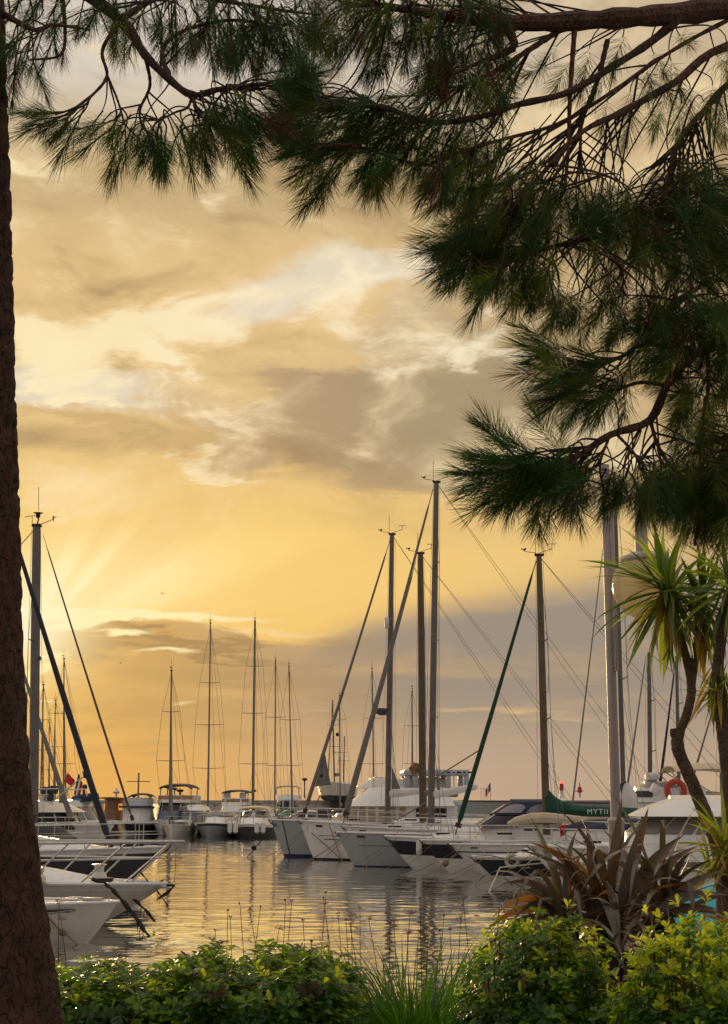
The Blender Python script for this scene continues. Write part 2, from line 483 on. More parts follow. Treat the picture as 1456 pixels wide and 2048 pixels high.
g = MB().box((25, 178.6, 2.2), (232, 0.8, 0.9)); tag(g.build('breakwater_wall', M_conc, smooth=False), kind='structure')
# ------------------------------------------------------------------ boat kit
WHITE = mat('gelcoat_white', (0.74, 0.73, 0.71), 0.28, 0.04, 1.5, coat=0.3)
CREAM = mat('gelcoat_cream', (0.66, 0.62, 0.53), 0.3, 0.05, 1.5, coat=0.3)
GREYH = mat('gelcoat_grey', (0.36, 0.39, 0.41), 0.3, 0.05, 1.5, coat=0.3)
DECK = mat('deck_nonslip', (0.66, 0.65, 0.62), 0.6, 0.08, 8, 0.1, 60)
TEAK = mat('teak', (0.24, 0.14, 0.07), 0.6, 0.25, 9, 0.2)
BLACKH = mat('gelcoat_navy_black', (0.013, 0.013, 0.022), 0.2, 0.2, 2, coat=0.4)
NAVY = mat('navy_canvas', (0.018, 0.022, 0.055), 0.85, 0.25, 5, 0.3, 18)
BLUEC = mat('blue_canvas', (0.028, 0.028, 0.046), 0.85, 0.25, 5, 0.3, 18)
GREYC = mat('charcoal_canvas', (0.05, 0.05, 0.055), 0.9, 0.2, 5, 0.3, 14)
GREENC = mat('dark_green_canvas', (0.008, 0.055, 0.032), 0.85, 0.25, 4, 0.4, 9)
TEALC = mat('teal_tarp', (0.03, 0.42, 0.46), 0.6, 0.15, 3, 0.5, 6)
TEALB = mat('teal_canvas', (0.02, 0.14, 0.18), 0.8, 0.2, 4, 0.4, 8)
TANC = mat('tan_canvas', (0.40, 0.28, 0.14), 0.9, 0.15, 4, 0.3, 10)
CREAMC = mat('cream_sailcloth', (0.58, 0.48, 0.33), 0.9, 0.12, 4, 0.4, 8)
SAILG = mat('grey_sailcloth', (0.19, 0.18, 0.165), 0.9, 0.15, 5, 0.4, 8)
SAILW = mat('white_sailcloth', (0.62, 0.60, 0.57), 0.9, 0.1, 5, 0.6, 7)
ALU = mat('mast_aluminium', (0.15, 0.14, 0.13), 0.42, 0.15, 3, metal=0.5)
BRONZEM = mat('mast_bronze_anodised', (0.12, 0.09, 0.055), 0.42, 0.18, 3, metal=0.4)
WHITEM = mat('mast_white_paint', (0.66, 0.64, 0.62), 0.35, 0.08, 3)
STEEL = mat('stainless_steel', (0.50, 0.49, 0.47), 0.42, 0.1, 10, metal=0.8)
WIRE = mat('rigging_wire', (0.16, 0.155, 0.15), 0.5, 0.15, 10, metal=0.3)
DARK = mat('black_fittings', (0.02, 0.02, 0.022), 0.5, 0.3, 10)
GLASS = mat('tinted_glass', (0.010, 0.011, 0.014), 0.10, 0.2, 2, spec=0.3)
GLASSB = mat('grey_blue_screen_cover', (0.10, 0.13, 0.19), 0.6, 0.15, 4)
CLEARV = mat('clear_vinyl', (0.16, 0.16, 0.18), 0.15, 0.15, 4)
BOOTB = mat('boot_stripe_blue', (0.02, 0.03, 0.12), 0.35, 0.15, 3)
BOOTK = mat('boot_stripe_black', (0.02, 0.02, 0.025), 0.4, 0.15, 3)
ANTIF = mat('antifouling', (0.03, 0.045, 0.04), 0.8, 0.3, 4)
ROPE = mat('rope', (0.20, 0.15, 0.09), 0.95, 0.3, 30)
ROPEW = mat('weedy_rope', (0.025, 0.02, 0.014), 0.95, 0.4, 25, 0.6)
ROPEL = mat('pale_rope', (0.46, 0.42, 0.36), 0.95, 0.2, 30)
ORANGE = mat('lifebuoy_orange', (0.42, 0.045, 0.02), 0.5, 0.1, 4)
WOODB = mat('varnished_wood', (0.22, 0.09, 0.03), 0.35, 0.25, 4, coat=0.3)
RED = mat('red_cloth', (0.55, 0.03, 0.03), 0.8, 0.1, 4)
BLUEF = mat('blue_cloth', (0.02, 0.04, 0.22), 0.8, 0.1, 4)
WHITEF = mat('white_cloth', (0.7, 0.7, 0.68), 0.8, 0.06, 4)
FEND = mat('fender_white', (0.62, 0.61, 0.58), 0.5, 0.1, 4)
LITW = mat('lit_window', (0.8, 0.45, 0.12), 0.3, 0.1, 4, emit=(1.0, 0.42, 0.08, 0.45))
REDLAMP = mat('red_beacon_lamp', (0.7, 0.02, 0.02), 0.3, 0.05, 4, emit=(1.0, 0.05, 0.03, 3.0))
REDP = mat('red_paint', (0.38, 0.02, 0.02), 0.5, 0.15, 4)

def weather(m, amt=.5):
    t = m.node_tree; p = next(n for n in t.nodes if n.type == 'BSDF_PRINCIPLED')
    src = p.inputs['Base Color'].links[0].from_socket
    tcn = t.nodes.new('ShaderNodeTexCoord'); mp = t.nodes.new('ShaderNodeMapping'); mp.inputs['Scale'].default_value = (5, 5, .7)
    t.links.new(tcn.outputs['Object'], mp.inputs[0])
    n = t.nodes.new('ShaderNodeTexNoise'); n.inputs['Scale'].default_value = 1.6; n.inputs['Detail'].default_value = 8; n.inputs['Roughness'].default_value = .7
    t.links.new(mp.outputs[0], n.inputs['Vector'])
    r_ = t.nodes.new('ShaderNodeMapRange'); r_.inputs[1].default_value = .52; r_.inputs[2].default_value = .78; r_.inputs[4].default_value = amt
    t.links.new(n.outputs['Fac'], r_.inputs[0])
    mx_ = t.nodes.new('ShaderNodeMix'); mx_.data_type = 'RGBA'; mx_.inputs[7].default_value = (.26, .21, .14, 1)
    t.links.new(r_.outputs[0], mx_.inputs[0]); t.links.new(src, mx_.inputs[6]); t.links.new(mx_.outputs[2], p.inputs['Base Color'])
for m_ in (WHITE, CREAM, GREYH): weather(m_, .45)
weather(WHITEM, .3); weather(ALU, .3)

class Hull:
    """x forward with the transom at 0, bow tip at L; z 0 is the waterline"""
    def __init__(s, L, B, Fm, Fb, rake, motor=False, tb=None, nose=2.2):
        s.L, s.B, s.Fm, s.Fb, s.rake, s.motor, s.nose = L, B, Fm, Fb, rake, motor, nose
        s.tb = tb if tb is not None else (0.9 if motor else 0.72)
    def half(s, t):
        k = 0.42
        f = s.tb + (1 - s.tb) * (1 - ((k - t) / k) ** 2) if t < k else max(0.0, 1 - ((t - k) / (1 - k)) ** s.nose) ** 0.92
        return f * s.B / 2
    def zs(s, t):
        return s.Fm + (s.Fb - s.Fm) * max(0, (t - 0.15) / 0.85) ** 1.7 + (0.1 * s.Fm * max(0, 0.15 - t) / 0.15 if not s.motor else 0)
    def p(s, t, v, side=1, off=0.0):
        zs = s.zs(t)
        a = (0.86 - 0.72 * t ** 2.4) if s.motor else (0.80 - 0.62 * t ** 3)
        wl = 0.3 / (zs + 0.3)
        e = 0.75 if s.motor else 0.6
        y = s.half(t) * (a + (1 - a) * max(0.0, (v - wl * .3)) ** e) if v > 0 else s.half(t) * a * 0.8
        x = s.L * t - s.rake * max(0.0, 1 - v) ** 1.15 * t ** 5
        return (x, side * (y + off), -0.3 + v * (zs + 0.3))
    def strip(s, b, v0, v1, nv=4, off=0.0, t0=0.0, t1=1.0, nt=26, transom=True):
        ts = [t0 + (t1 - t0) * (1 - (1 - i / nt) ** 1.6) for i in range(nt + 1)]
        vs = [v0 + (v1 - v0) * j / nv for j in range(nv + 1)]
        for side in (1, -1):
            P = [[s.p(t, v, side, off) for v in vs] for t in ts]
            b.grid(P, flip=(side > 0))
        if transom and t0 == 0:
            for j in range(nv):
                a, c = s.p(0, vs[j], 1, off), s.p(0, vs[j + 1], 1, off)
                b.poly([(a[0] - off, a[1], a[2]), (c[0] - off, c[1], c[2]), (c[0] - off, -c[1], c[2]), (a[0] - off, -a[1], a[2])])
        return b
    def sheer(s, t, inset=0.0, h=0.0, side=1):
        q = s.p(t, 1, side)
        y = max(0.0, abs(q[1]) - inset)
        return (q[0] - (inset if t > 0.93 else 0), side * y, q[2] + h)
    def deck(s, camber=0.05, drop=0.02, nt=24):
        b = MB(); P = []
        for i in range(nt + 1):
            t = 1 - (1 - i / nt) ** 1.6; q = s.p(t, 1)
            P.append([(q[0], q[1] * k, q[2] - drop + camber * (1 - k * k) * q[1] / (s.B / 2)) for k in (1, .8, .5, 0, -.5, -.8, -1)])
        return b.grid(P)

def bands(root, h, spec, rub=None, rub_r=0.035, deck=DECK):
    """spec: (part name, v0, v1, material) from keel to sheer"""
    for nm, v0, v1, m in spec:
        h.strip(MB(), v0, v1, 5 if v1 - v0 > .3 else 2).build(nm, m, root)
    h.deck().build('deck', deck, root)
    b = MB()
    ts = [1 - (1 - i / 28) ** 1.6 for i in range(29)]
    b.tube([h.sheer(t, -0.01, 0.0, 1) for t in ts] + [h.sheer(t, -0.01, 0.0, -1) for t in ts[::-1]][1:], rub_r, 6)
    b.build('rub_rail', rub or WHITE, root)

def railing(root, h, t0, height, n, lean=0.12, r=0.016, inset=0.06, mid=True, tip=0.0, mat_=STEEL, drop=0.0):
    ts = [t0 + (1 - t0) * (1 - (1 - i / 16) ** 1.5) for i in range(17)]
    def path(hh):
        A = [np.array(h.sheer(t, inset, hh * (1 - drop * (1 - t) / (1 - t0)), 1)) for t in ts]
        for i, t in enumerate(ts): A[i][0] += (lean + tip * max(0, (t - .8) / .2)) * hh / height
        A[-1][1] = 0.02
        return A + [np.array([p[0], -p[1], p[2]]) for p in A[::-1]][1:]
    MB().tube(path(height), r, 6).build('guard_rail', mat_, root)
    if mid: MB().tube(path(height * 0.52), r * .55, 5).build('guard_wire', mat_, root)
    for i in range(n):
        t = t0 + (0.985 - t0) * (i + 0.3) / (n - 0.4)
        for sd in (1, -1):
            a = np.array(h.sheer(t, inset, -0.02, sd)); c = np.array(h.sheer(t, inset, height * (1 - drop * (1 - t) / (1 - t0)), sd)); c[0] += lean + tip * max(0, (t - .8) / .2)
            MB().tube([a, c], r * .85, 5).build('stanchion', mat_, root)

class House:
    """rounded cabin: half-superellipse plan, lower outline to upper outline"""
    def __init__(s, xa, xf, W, z0, h, fr=0.5, ar=0.1, tum=0.12, n=3.5, bulge=0.0):
        s.xa, s.xf, s.W, s.z0, s.h, s.fr, s.ar, s.tum, s.n, s.bulge = xa, xf, W, z0, h, fr, ar, tum, n, bulge
        N = 80
        pl = [s._o(-math.pi / 2 + math.pi * i / N, 0.5) for i in range(N + 1)]
        d = [0]
        for a, b in zip(pl, pl[1:]): d.append(d[-1] + math.dist(a, b))
        s.tab = ([x / d[-1] for x in d], [-math.pi / 2 + math.pi * i / N for i in range(N + 1)])
    def _o(s, th, k, g=0.0):
        xa = s.xa + s.ar * k; xf = s.xf - s.fr * k; W = s.W - s.tum * k
        xm = xa - 0.0
        c, sn = math.cos(th), math.sin(th)
        return (xm + (xf + g - xm) * abs(c) ** (2 / s.n), (W + g) * math.copysign(abs(sn) ** (2 / s.n), sn), s.z0 + s.h * k + s.bulge * (1 - (2 * k - 1) ** 2))
    def p(s, q, k, g=0.0):
        """q 0..1 right aft corner, round the front, to the left aft corner"""
        return s._o(float(np.interp(q, s.tab[0], s.tab[1])), k, g)
    def shell(s, b, nq=36, nk=4, crown=0.06):
        P = [[s.p(i / nq, j / nk) for j in range(nk + 1)] for i in range(nq + 1)]
        b.grid(P, flip=True)
        top = [s.p(i / nq, 1) for i in range(nq + 1)]
        Q = [[tuple(np.array(top[i]) * (1 - u) + np.array(top[nq - i]) * u + np.array([0, 0, crown * 4 * u * (1 - u)])) for u in (0, .15, .35, .5)] +
             [tuple(np.array(top[i]) * (1 - u) + np.array(top[nq - i]) * u + np.array([0, 0, crown * 4 * u * (1 - u)])) for u in (.65, .85, 1)] for i in range(nq // 2 + 1)]
        b.grid(Q)
        b.poly([s.p(0, 0), s.p(0, 1), s.p(1, 1), s.p(1, 0)])
        return b
    def pane(s, b, q0, q1, k0, k1, g=0.012, nq=8, slope=0.0):
        P = []
        for i in range(nq + 1):
            u = i / nq; q = q0 + (q1 - q0) * u
            ka, kb = k0, k1 - slope * abs(2 * u - 1) ** 3
            P.append([s.p(q, ka + (kb - ka) * j / 2, g) for j in range(3)])
        return b.slab(P, -0.02)

def canopy(b, xa, xf, W, z, rise, n=10, th=0.03, front_drop=0.0):
    P = []
    for i in range(7):
        u = i / 6; x = xa + (xf - xa) * u
        zz = z + rise * 0.35 * math.sin(math.pi * u) - front_drop * max(0, u - .6) ** 2 * 6
        P.append([(x, W * math.cos(a), zz + rise * (math.sin(a) ** 0.6 - 1)) for a in (0.12 + (math.pi - 0.24) * j / n for j in range(n + 1))])
    return b.slab(P, th)

class Frame:
    """turns measured world points into a boat's own axes"""
    def __init__(s, bow, head, L):
        s.a = R(head); s.c, s.s = math.cos(s.a), math.sin(s.a)
        s.o = np.array([bow[0] - s.c * L, bow[1] - s.s * L, 0.0])
    def loc(s, w):
        d = np.asarray(w, float) - s.o
        return np.array([d[0] * s.c + d[1] * s.s, -d[0] * s.s + d[1] * s.c, d[2]])

def rig(root, base, top, r=0.1, m=ALU, spreaders=((0.45, 0.9), (0.72, 0.7)), beam=3.2, stay=None, stay_r=0.05, stay_m=SAILG, back=None, boom=None, boom_m=WHITEM,
        boom_r=0.1, gear=True, shr=0.008, n=10, chain=None, taper=0.75, lines=True, thick_low=1.6):
    """mast and rigging in the boat's own axes; athwart is y"""
    base, top = np.array(base, float), np.array(top, float)
    d = top - base; H = np.linalg.norm(d)
    pts = [base + d * k for k in (0, .3, .6, .85, 1)]
    MB().tube(pts, [r, r, r * .97, r * (taper + 1) / 2, r * taper], n, flat=0.72).build('mast', m, root)
    lv = []
    for k, w in spreaders:
        c = base + d * k
        for sd in (1, -1):
            e = c + np.array([-0.12, sd * w, 0.06])
            MB().tube([c, e], [0.03, 0.018], 5).build('spreader', m, root)
            lv.append((k, sd, e))
    ch = np.array(chain if chain is not None else (base[0] - 0.25, beam / 2, base[2] - 0.2))
    for sd in (1, -1):
        foot = np.array([ch[0], sd * ch[1], ch[2]])
        es = [e for k, q, e in lv if q == sd]
        MB().tube([foot] + es + [base + d * (0.985 if len(spreaders) < 4 else .99)], shr, 4, caps=False).build('shroud', WIRE, root)
        if spreaders:
            MB().tube([foot + np.array([-.3, 0, 0]), base + d * (spreaders[0][0] - 0.01)], shr * .9, 4, caps=False).build('shroud', WIRE, root)
    if lines:
        for ox, oy in ((0.12, 0.05), (-0.14, -0.06)):
            MB().tube([base + np.array([ox * 2.4, oy, .4]), top + np.array([ox, oy, -.1])], shr * .7, 4, caps=False).build('halyard', WIRE, root)
    if stay is not None:
        f, tp = np.array(stay[0], float), np.array(stay[1], float)
        sag = np.array([0, 0, -0.006 * H])
        q = [f + (tp - f) * k + sag * 4 * k * (1 - k) for k in (0, .03, .06, .2, .4, .6, .8, .93, .96, 1)]
        MB().tube(q, [stay_r * .3, stay_r * .3, stay_r * thick_low, stay_r * thick_low * .92, stay_r * 1.25, stay_r, stay_r * .85, stay_r * .7, stay_r * .3, stay_r * .25], 8).build('furled_sail', stay_m, root)
        MB().tube([q[1] + (q[0] - q[1]) * .2, q[1] + (q[2] - q[1]) * .35], stay_r * 2.0, 10).build('furling_drum', DARK, root)
    if back is not None:
        MB().tube([np.array(back, float), top], shr, 4, caps=False).build('backstay', WIRE, root)
        bb = np.array(back, float); b2 = bb * np.array([1, -1, 1])
        MB().tube([b2, top], shr, 4, caps=False).build('backstay', WIRE, root)
    if boom is not None:
        a, e = np.array(boom[0], float), np.array(boom[1], float)
        q = [a + (e - a) * k for k in (0, .02, .25, .6, .95, 1)]
        MB().tube(q, [boom_r * .6, boom_r, boom_r, boom_r * .92, boom_r * .8, boom_r * .5], 9).build('boom', boom_m, root)
    if gear:
        hd = MB().box(top + np.array([0, 0, .04]), (0.34, 0.16, 0.08), bev=0.02)
        hd.build('masthead', DARK, root)
        MB().tube([top + np.array([.12, 0, .05]), top + np.array([.12, 0, 0.9])], 0.009, 4).build('antenna', DARK, root)
        w = MB().tube([top + np.array([0, 0, .1]), top + np.array([-.45, 0, .25])], 0.011, 4)
        w.tube([top + np.array([-.45, 0, .2]), top + np.array([-.45, 0, .42])], 0.01, 4)
        w.tube([top + np.array([-.6, 0, .42]), top + np.array([-.28, 0, .42])], 0.012, 4)
        w.build('wind_vane', DARK, root)
        a = MB().tube([top + np.array([.1, 0, .1]), top + np.array([.5, 0, .16])], 0.011, 4)
        a.ball(top + np.array([.5, 0, .22]), 0.045, 6, 4)
        for k in range(3):
            a.ball(top + np.array([.5 + .08 * math.cos(k * 2.1), .08 * math.sin(k * 2.1), .24]), 0.03, 6, 4)
        a.build('anemometer', DARK, root)

def anchor(root, p, s=1.0, m=DARK):
    p = np.array(p, float)
    b = MB().tube([p + np.array([-.5, 0, .08]) * s, p + np.array([.18, 0, .02]) * s], 0.03 * s, 6)
    b.add([p + np.array(q) * s for q in ((.2, 0, .05), (-.12, .2, -.2), (-.2, 0, -.28), (-.12, -.2, -.2), (.05, 0, -.16))], [(0, 1, 4), (0, 4, 3), (1, 2, 4), (4, 2, 3)])
    b.build('anchor', m, root)
    MB().box(p + np.array([-.25, 0, .0]) * s, (0.55 * s, 0.2 * s, 0.06 * s), bev=.01).build('bow_roller', STEEL, root)

def flag(root, base, hgt, cols, w=0.5, h=0.34, droop=0.5, lean=(0, 0), vertical=True):
    base = np.array(base, float); tip = base + np.array([lean[0], lean[1], hgt])
    st = MB().tube([base, tip], 0.014, 5).build('flagstaff', WOODB, root)
    d = (tip - base) / np.linalg.norm(tip - base)
    for i, c in enumerate(cols):
        P = []
        for a in range(4):
            u = (i + a / 3) / len(cols) if vertical else a / 3
            row = []
            for k in range(5):
                v = k / 4 if vertical else (i + k / 4) / len(cols)
                q = tip - d * h * v + np.array([w * u * (1 - droop * .7), 0.05 * math.sin(u * 7 + v * 2), -droop * w * u * 0.9])
                row.append(q)
            P.append(row)
        MB().slab(P, 0.006).build('flag_cloth', c, st)

def line(root, pts, r=0.014, m=ROPE, sag=0.0, nm='mooring_line'):
    a = [np.array(p, float) for p in pts]
    if len(a) == 2 and sag:
        a = [a[0] + (a[1] - a[0]) * k - np.array([0, 0, sag * 4 * k * (1 - k)]) for k in np.linspace(0, 1, 9)]
    return MB().tube(a, r, 5).build(nm, m, root)

def cover(root, rows, m, nm='cover'):
    """draped cloth from cross-sections: (x, half width, base z, ridge z)"""
    P = []
    for x, w, z0, z1 in rows:
        P.append([(x, w * math.cos(a), z0 + (z1 - z0) * max(0, math.sin(a)) ** 0.8) for a in (math.pi * j / 10 for j in range(11))])
    b = MB().grid(P)
    b.poly(P[0]); b.poly(P[-1][::-1])
    return b.build(nm, m, root)

def bow_lines(root, h, m=ROPE):
    L = h.L
    for sd, dx, dy in ((1, 1.2, .7), (-1, 1.7, .2)):
        line(root, [h.p(.965, .96, sd, .02), (L + dx, sd * (dy + .4), -.05)], .009, m, sag=.12)

def word(root, text, loc, size, rot, m, nm='lettering', ext=0.004):
    cu = bpy.data.curves.new(nm, 'FONT'); cu.body = text; cu.size = size; cu.extrude = ext
    cu.space_character = 1.25
    o = bpy.data.objects.new('tmp', cu); COL.objects.link(o)
    dg = bpy.context.evaluated_depsgraph_get()
    me = bpy.data.meshes.new_from_object(o.evaluated_get(dg))
    bpy.data.objects.remove(o)
    me.materials.clear(); me.materials.append(m)
    q = link(nm, me, root); q.location = loc; q.rotation_euler = rot
    return q
# ------------------------------------------------------------------ yachts on the right, bows to the left
def boat(name, label, cat, bow_px, D, head, L, group=None):
    bw = at(bow_px[0], bow_px[1], D)
    f = Frame(bw, head, L)
    r = thing(name, label, cat, tuple(f.o), f.a, group)
    return r, f, bw

YG = 'yachts and motor boats moored with bows pointing left'
# big motor yacht at the back of the row
D = 69.0
r, f, bw = boat('motor_yacht', 'large white motor yacht with tan covered saloon windows and radar arch', 'motor yacht', (542, 1639), D, 182, 13, YG)
h = Hull(13, 4.8, 1.45, bw[2], .75, True, nose=2.4)
bands(r, h, [('bottom', 0, .17, ANTIF), ('boot_stripe', .17, .22, BOOTB), ('hull', .22, 1, GREYH)], rub=WHITE)
X = lambda px: f.loc(at(px, 1640, D))[0]
Zp = lambda py: at(700, py, D)[2]
hs = House(X(908), X(694), 2.0, 1.3, Zp(1612) - 1.3, fr=0.0, ar=0, tum=0.03, n=4)
hs.shell(MB()).build('saloon', WHITE, r)
n = 7
for i in range(n):
    for sd in (0, 1):
        q0 = 0.18 + 0.26 * i / n + 0.006; q1 = 0.18 + 0.26 * (i + 1) / n - 0.006
        if sd: q0, q1 = 1 - q1, 1 - q0
        hs.pane(MB(), q0, q1, .12, .94).build('window_cover', TANC, r)
hs.pane(MB(), 0.455, 0.545, .12, .94).build('window_cover', TANC, r)
for sd in (0, 1):
    q0, q1 = (.02, .15) if not sd else (.85, .98)
    hs.pane(MB(), q0, q1, .15, .9).build('window', GLASS, r)
roof = House(X(903), X(690), 2.15, Zp(1612), Zp(1577) - Zp(1612), fr=0.95, ar=.3, tum=0.5, n=4.5)
roof.shell(MB(), crown=.1).build('roof', WHITE, r)
aft = House(X(925), X(893), 2.0, Zp(1610), Zp(1603) - Zp(1610), fr=.1, ar=.1, tum=.1, n=4); aft.shell(MB()).build('aft_roof', GREYH, r)
# flybridge seats, mast lamp, arch
fb = House(X(900), X(708), 1.2, Zp(1577), .42, fr=.7, ar=.1, tum=.3, n=3)
fb.shell(MB()).build('flybridge_coaming', CREAM, r)
ar = MB()
za, zt = Zp(1578), Zp(1551)
arch = thing  # (name kept free)
for px in (812, 828, 893, 929):
    for sd in (1.3, -1.3):
        MB().box((X(px), sd, (za + zt) / 2), (0.24, 0.12, zt - za), bev=.03).build('arch_post', GREYH, r)
MB().box((X(870), 0, zt + .12), (X(805) - X(936), 2.9, .24), bev=.08).build('arch_roof', GREYH, r)
for k, w_ in enumerate((.16, .07, .22, .12, .18, .09)): MB().box((X(893) - .24 * k, 1.456, zt + .12), (w_ * .9, .01, .07)).build('worn_lettering', NAVY, r)
for px in (905, 925): MB().tube([(X(px), 1.2, zt), (X(px), 1.2, za)], .02, 5).build('lamp_cable', DARK, r)
for k in range(3): MB().tube([(X(745) , -.9 + .9 * k, Zp(1577)), (X(745), -.9 + .9 * k, Zp(1556))], .02, 5).build('rail_post', STEEL, r)
MB().tube([(X(747), -1.4, Zp(1556)), (X(747), 1.4, Zp(1556)), (X(770), 1.5, Zp(1557))], .025, 5).build('flybridge_rail', STEEL, r)
railing(r, h, .55, .55, 8, r=.014)
anchor(r, (12.95, 0, bw[2] - .05), 1.0)
hp = lambda t, v: h.p(t, v)
line(r, [h.p(.985, .9), (13.6, .9, 0.5), (14.0, 1.1, 0.02)], .02, ROPEW)
MB().ball((13.72, .95, .42), .12, 8, 6).build('mooring_knot', ROPEW, r)
line(r, [h.p(.96, .98, 1, .02), h.p(.972, .2, 1, .05)], .02, ROPEW)

# sailing yachts
def sailer(name, label, bow_px, D, head, L, B, Fm, spec, mast, stay, m=ALU, mr=.11, stay_m=SAILG, stay_r=.06, spread=((.4, 1.0), (.68, .8)), rub=WHITE, rake=.75, boom=None,
           boom_m=SAILG, boom_r=.12, gear=True, rail=True, house=True, nose=2.1, thick_low=1.6, househ=.38, group=YG, rail_r=.012):
    r, f, bw = boat(name, label, 'sailing yacht', bow_px, D, head, L, group)
    h = Hull(L, B, Fm, bw[2], rake, False, nose=nose)
    bands(r, h, spec, rub=rub)
    b, t = f.loc(at(*mast[0], D)), f.loc(at(*mast[1], D))
    b[1] = t[1] = 0
    b[2] = min(b[2], h.zs(b[0] / L) + .3)
    s0, s1 = f.loc(at(*stay[0], D)), f.loc(at(*stay[1], D))
    s0[1] = s1[1] = 0
    bm = None
    if boom: bm = [f.loc(at(*q, D)) for q in boom]; bm[0][1] = bm[1][1] = 0
    rig(r, b, t, mr, m, spread, B * .9, (s0, s1), stay_r, stay_m, (0.15, B * .28, h.zs(0)), bm, boom_m, boom_r, gear, thick_low=thick_low)
    if house:
        hs = House(.18 * L, min(.74 * L, b[0] + 1.6), B * .30, h.zs(.5) - .03, househ, fr=.9, ar=.1, tum=.22, n=3)
        hs.shell(MB()).build('coachroof', WHITE, r)
        for q in ((.08, .2), (.23, .33), (.67, .77), (.8, .92)): hs.pane(MB(), q[0], q[1], .3, .75, slope=.1).build('window', GLASS, r)
        for k in range(2):
            MB().box((b[0] + .9 + k * .9 - .4, 0, h.zs(.6) + househ + .04 - .12 * k), (.5, .5, .06), bev=.02).build('hatch', GLASS, r)
    if house:
        sh_ = House(.10 * L, .24 * L, B * .3, h.zs(.2) + .1, .85, fr=.7, ar=.0, tum=.25, n=2.6); sh_.shell(MB(), crown=.08).build('sprayhood', (NAVY, GREYC, TANC, SAILG)[int(bow_px[0]) % 4], r)
        sh_.pane(MB(), .4, .6, .25, .8).build('sprayhood_window', CLEARV, r)
        for k in (-1, 1): MB().lathe((.3 * L, k * B * .33, h.zs(.3) + .02), [(.11, 0), (.08, .1), (.1, .2), (.02, .22)], 10).build('winch', STEEL, r)
    if rail:
        railing(r, h, .12, .6, 7, lean=0, r=rail_r)
    anchor(r, (L - .02, 0, bw[2] - .02), .7)
    bow_lines(r, h)
    for sd in (1, -1):
        MB().slab([[h.p(.925 + .022 * u, .885 + .045 * v, sd, .012) for v in (0, 1)] for u in (0, .5, 1)], .015 * sd).build('fairlead', DARK, r)
        line(r, [h.p(q, .70, sd, .012) for q in (.1, .3, .5, .7, .85, .95)], .012, GREYC, nm='hull_moulding')
    return r, f, h, b, t

r, f, h, b, t = sailer('sailing_yacht', 'white sailing yacht with shortest forestay bow and radar dome on its mast', (600, 1641), 65.5, 180, 12.5, 3.8, 1.25,
    [('bottom', 0, .13, ANTIF), ('boot_stripe', .13, .2, BOOTK), ('hull', .2, 1, WHITE)], ((775, 1643), (784, 1070)), ((604, 1640), (780, 1080)), mr=.125, stay_r=.055,
    boom=((778, 1589), (842, 1582)), boom_m=SAILW, boom_r=.16)
r['label'] = 'white sailing yacht with grey furled jib and round radar halfway up its mast'
T = lambda px, py, D=65.5: (lambda q: np.array([q[0], 0, q[2]]))(f.loc(at(px, py, D)))
p = T(762, 1422)
MB().lathe(p + np.array([0, 0, -.09]), [(.12, -.06), (.3, 0), (.3, .12), (.24, .2), (.05, .22)], 14).build('radar', GREYC, r)
MB().box((p + T(775, 1424)) / 2 + np.array([0, 0, -.14]), (.5, .12, .05)).build('radar_bracket', ALU, r)
p = T(774, 1246); MB().box(p, (.22, .22, .5), bev=.06).build('radar_reflector', WHITEM, r)
P = [[T(783, 1532 + 0) + (T(800, 1570) - T(783, 1532)) * (u * .999) * 0 + np.array([0, .02 * math.sin(3 * v), 0]) + (T(783, 1532) * (1 - v) + T(783, 1578) * v - T(783, 1532)) + (T(801, 1570) - T(783, 1570)) * u * v for u in np.linspace(0, 1, 4)] for v in np.linspace(.02, 1, 6)]
MB().slab(P, .02).build('mainsail_clew', SAILG, r)
# loose triangle of jib still showing low on the stay
J0, J1, J2 = T(650, 1508), T(630, 1573), T(662, 1570)
P = [[(J0 * (1 - v) + (J1 * (1 - u) + J2 * u) * v) + np.array([0, .05 * math.sin(3 * u * v), 0]) for u in np.linspace(0, 1, 5)] for v in np.linspace(.02, 1, 7)]
MB().slab(P, .02).build('jib_corner', SAILG, r)
q = J0 * .3 + J1 * .32 + J2 * .38
MB().lathe((0, 0, 0), [(.10, -.01), (.12, 0), (.10, .01)], 14)
e = MB().lathe((0, 0, 0), [(.01, -.008), (.12, -.006), (.12, .006), (.01, .008)], 16).build('sail_emblem', NAVY, r)
e.location = q + np.array([0, .03, 0]); e.rotation_euler = (R(90), 0, 0); e.scale = (1.5, .8, 1)
line(r, [h.p(.97, .75), h.p(.86, .05, 1, .4)], .018, ROPE); line(r, [h.p(.9, .95), h.p(.88, .05, 1, .3)], .014, RED)
line(r, [h.p(.8, .62, 1, .02), h.p(.93, .62, 1, .02)], .02, DARK, nm='hull_stripe')
for q in (.72, .77, .82): MB().slab([[h.p(q + .03 * u, .86 + .05 * v, 1, .012) for v in (0, 1)] for u in (0, .5, 1)], .015).build('porthole', GLASS, r)

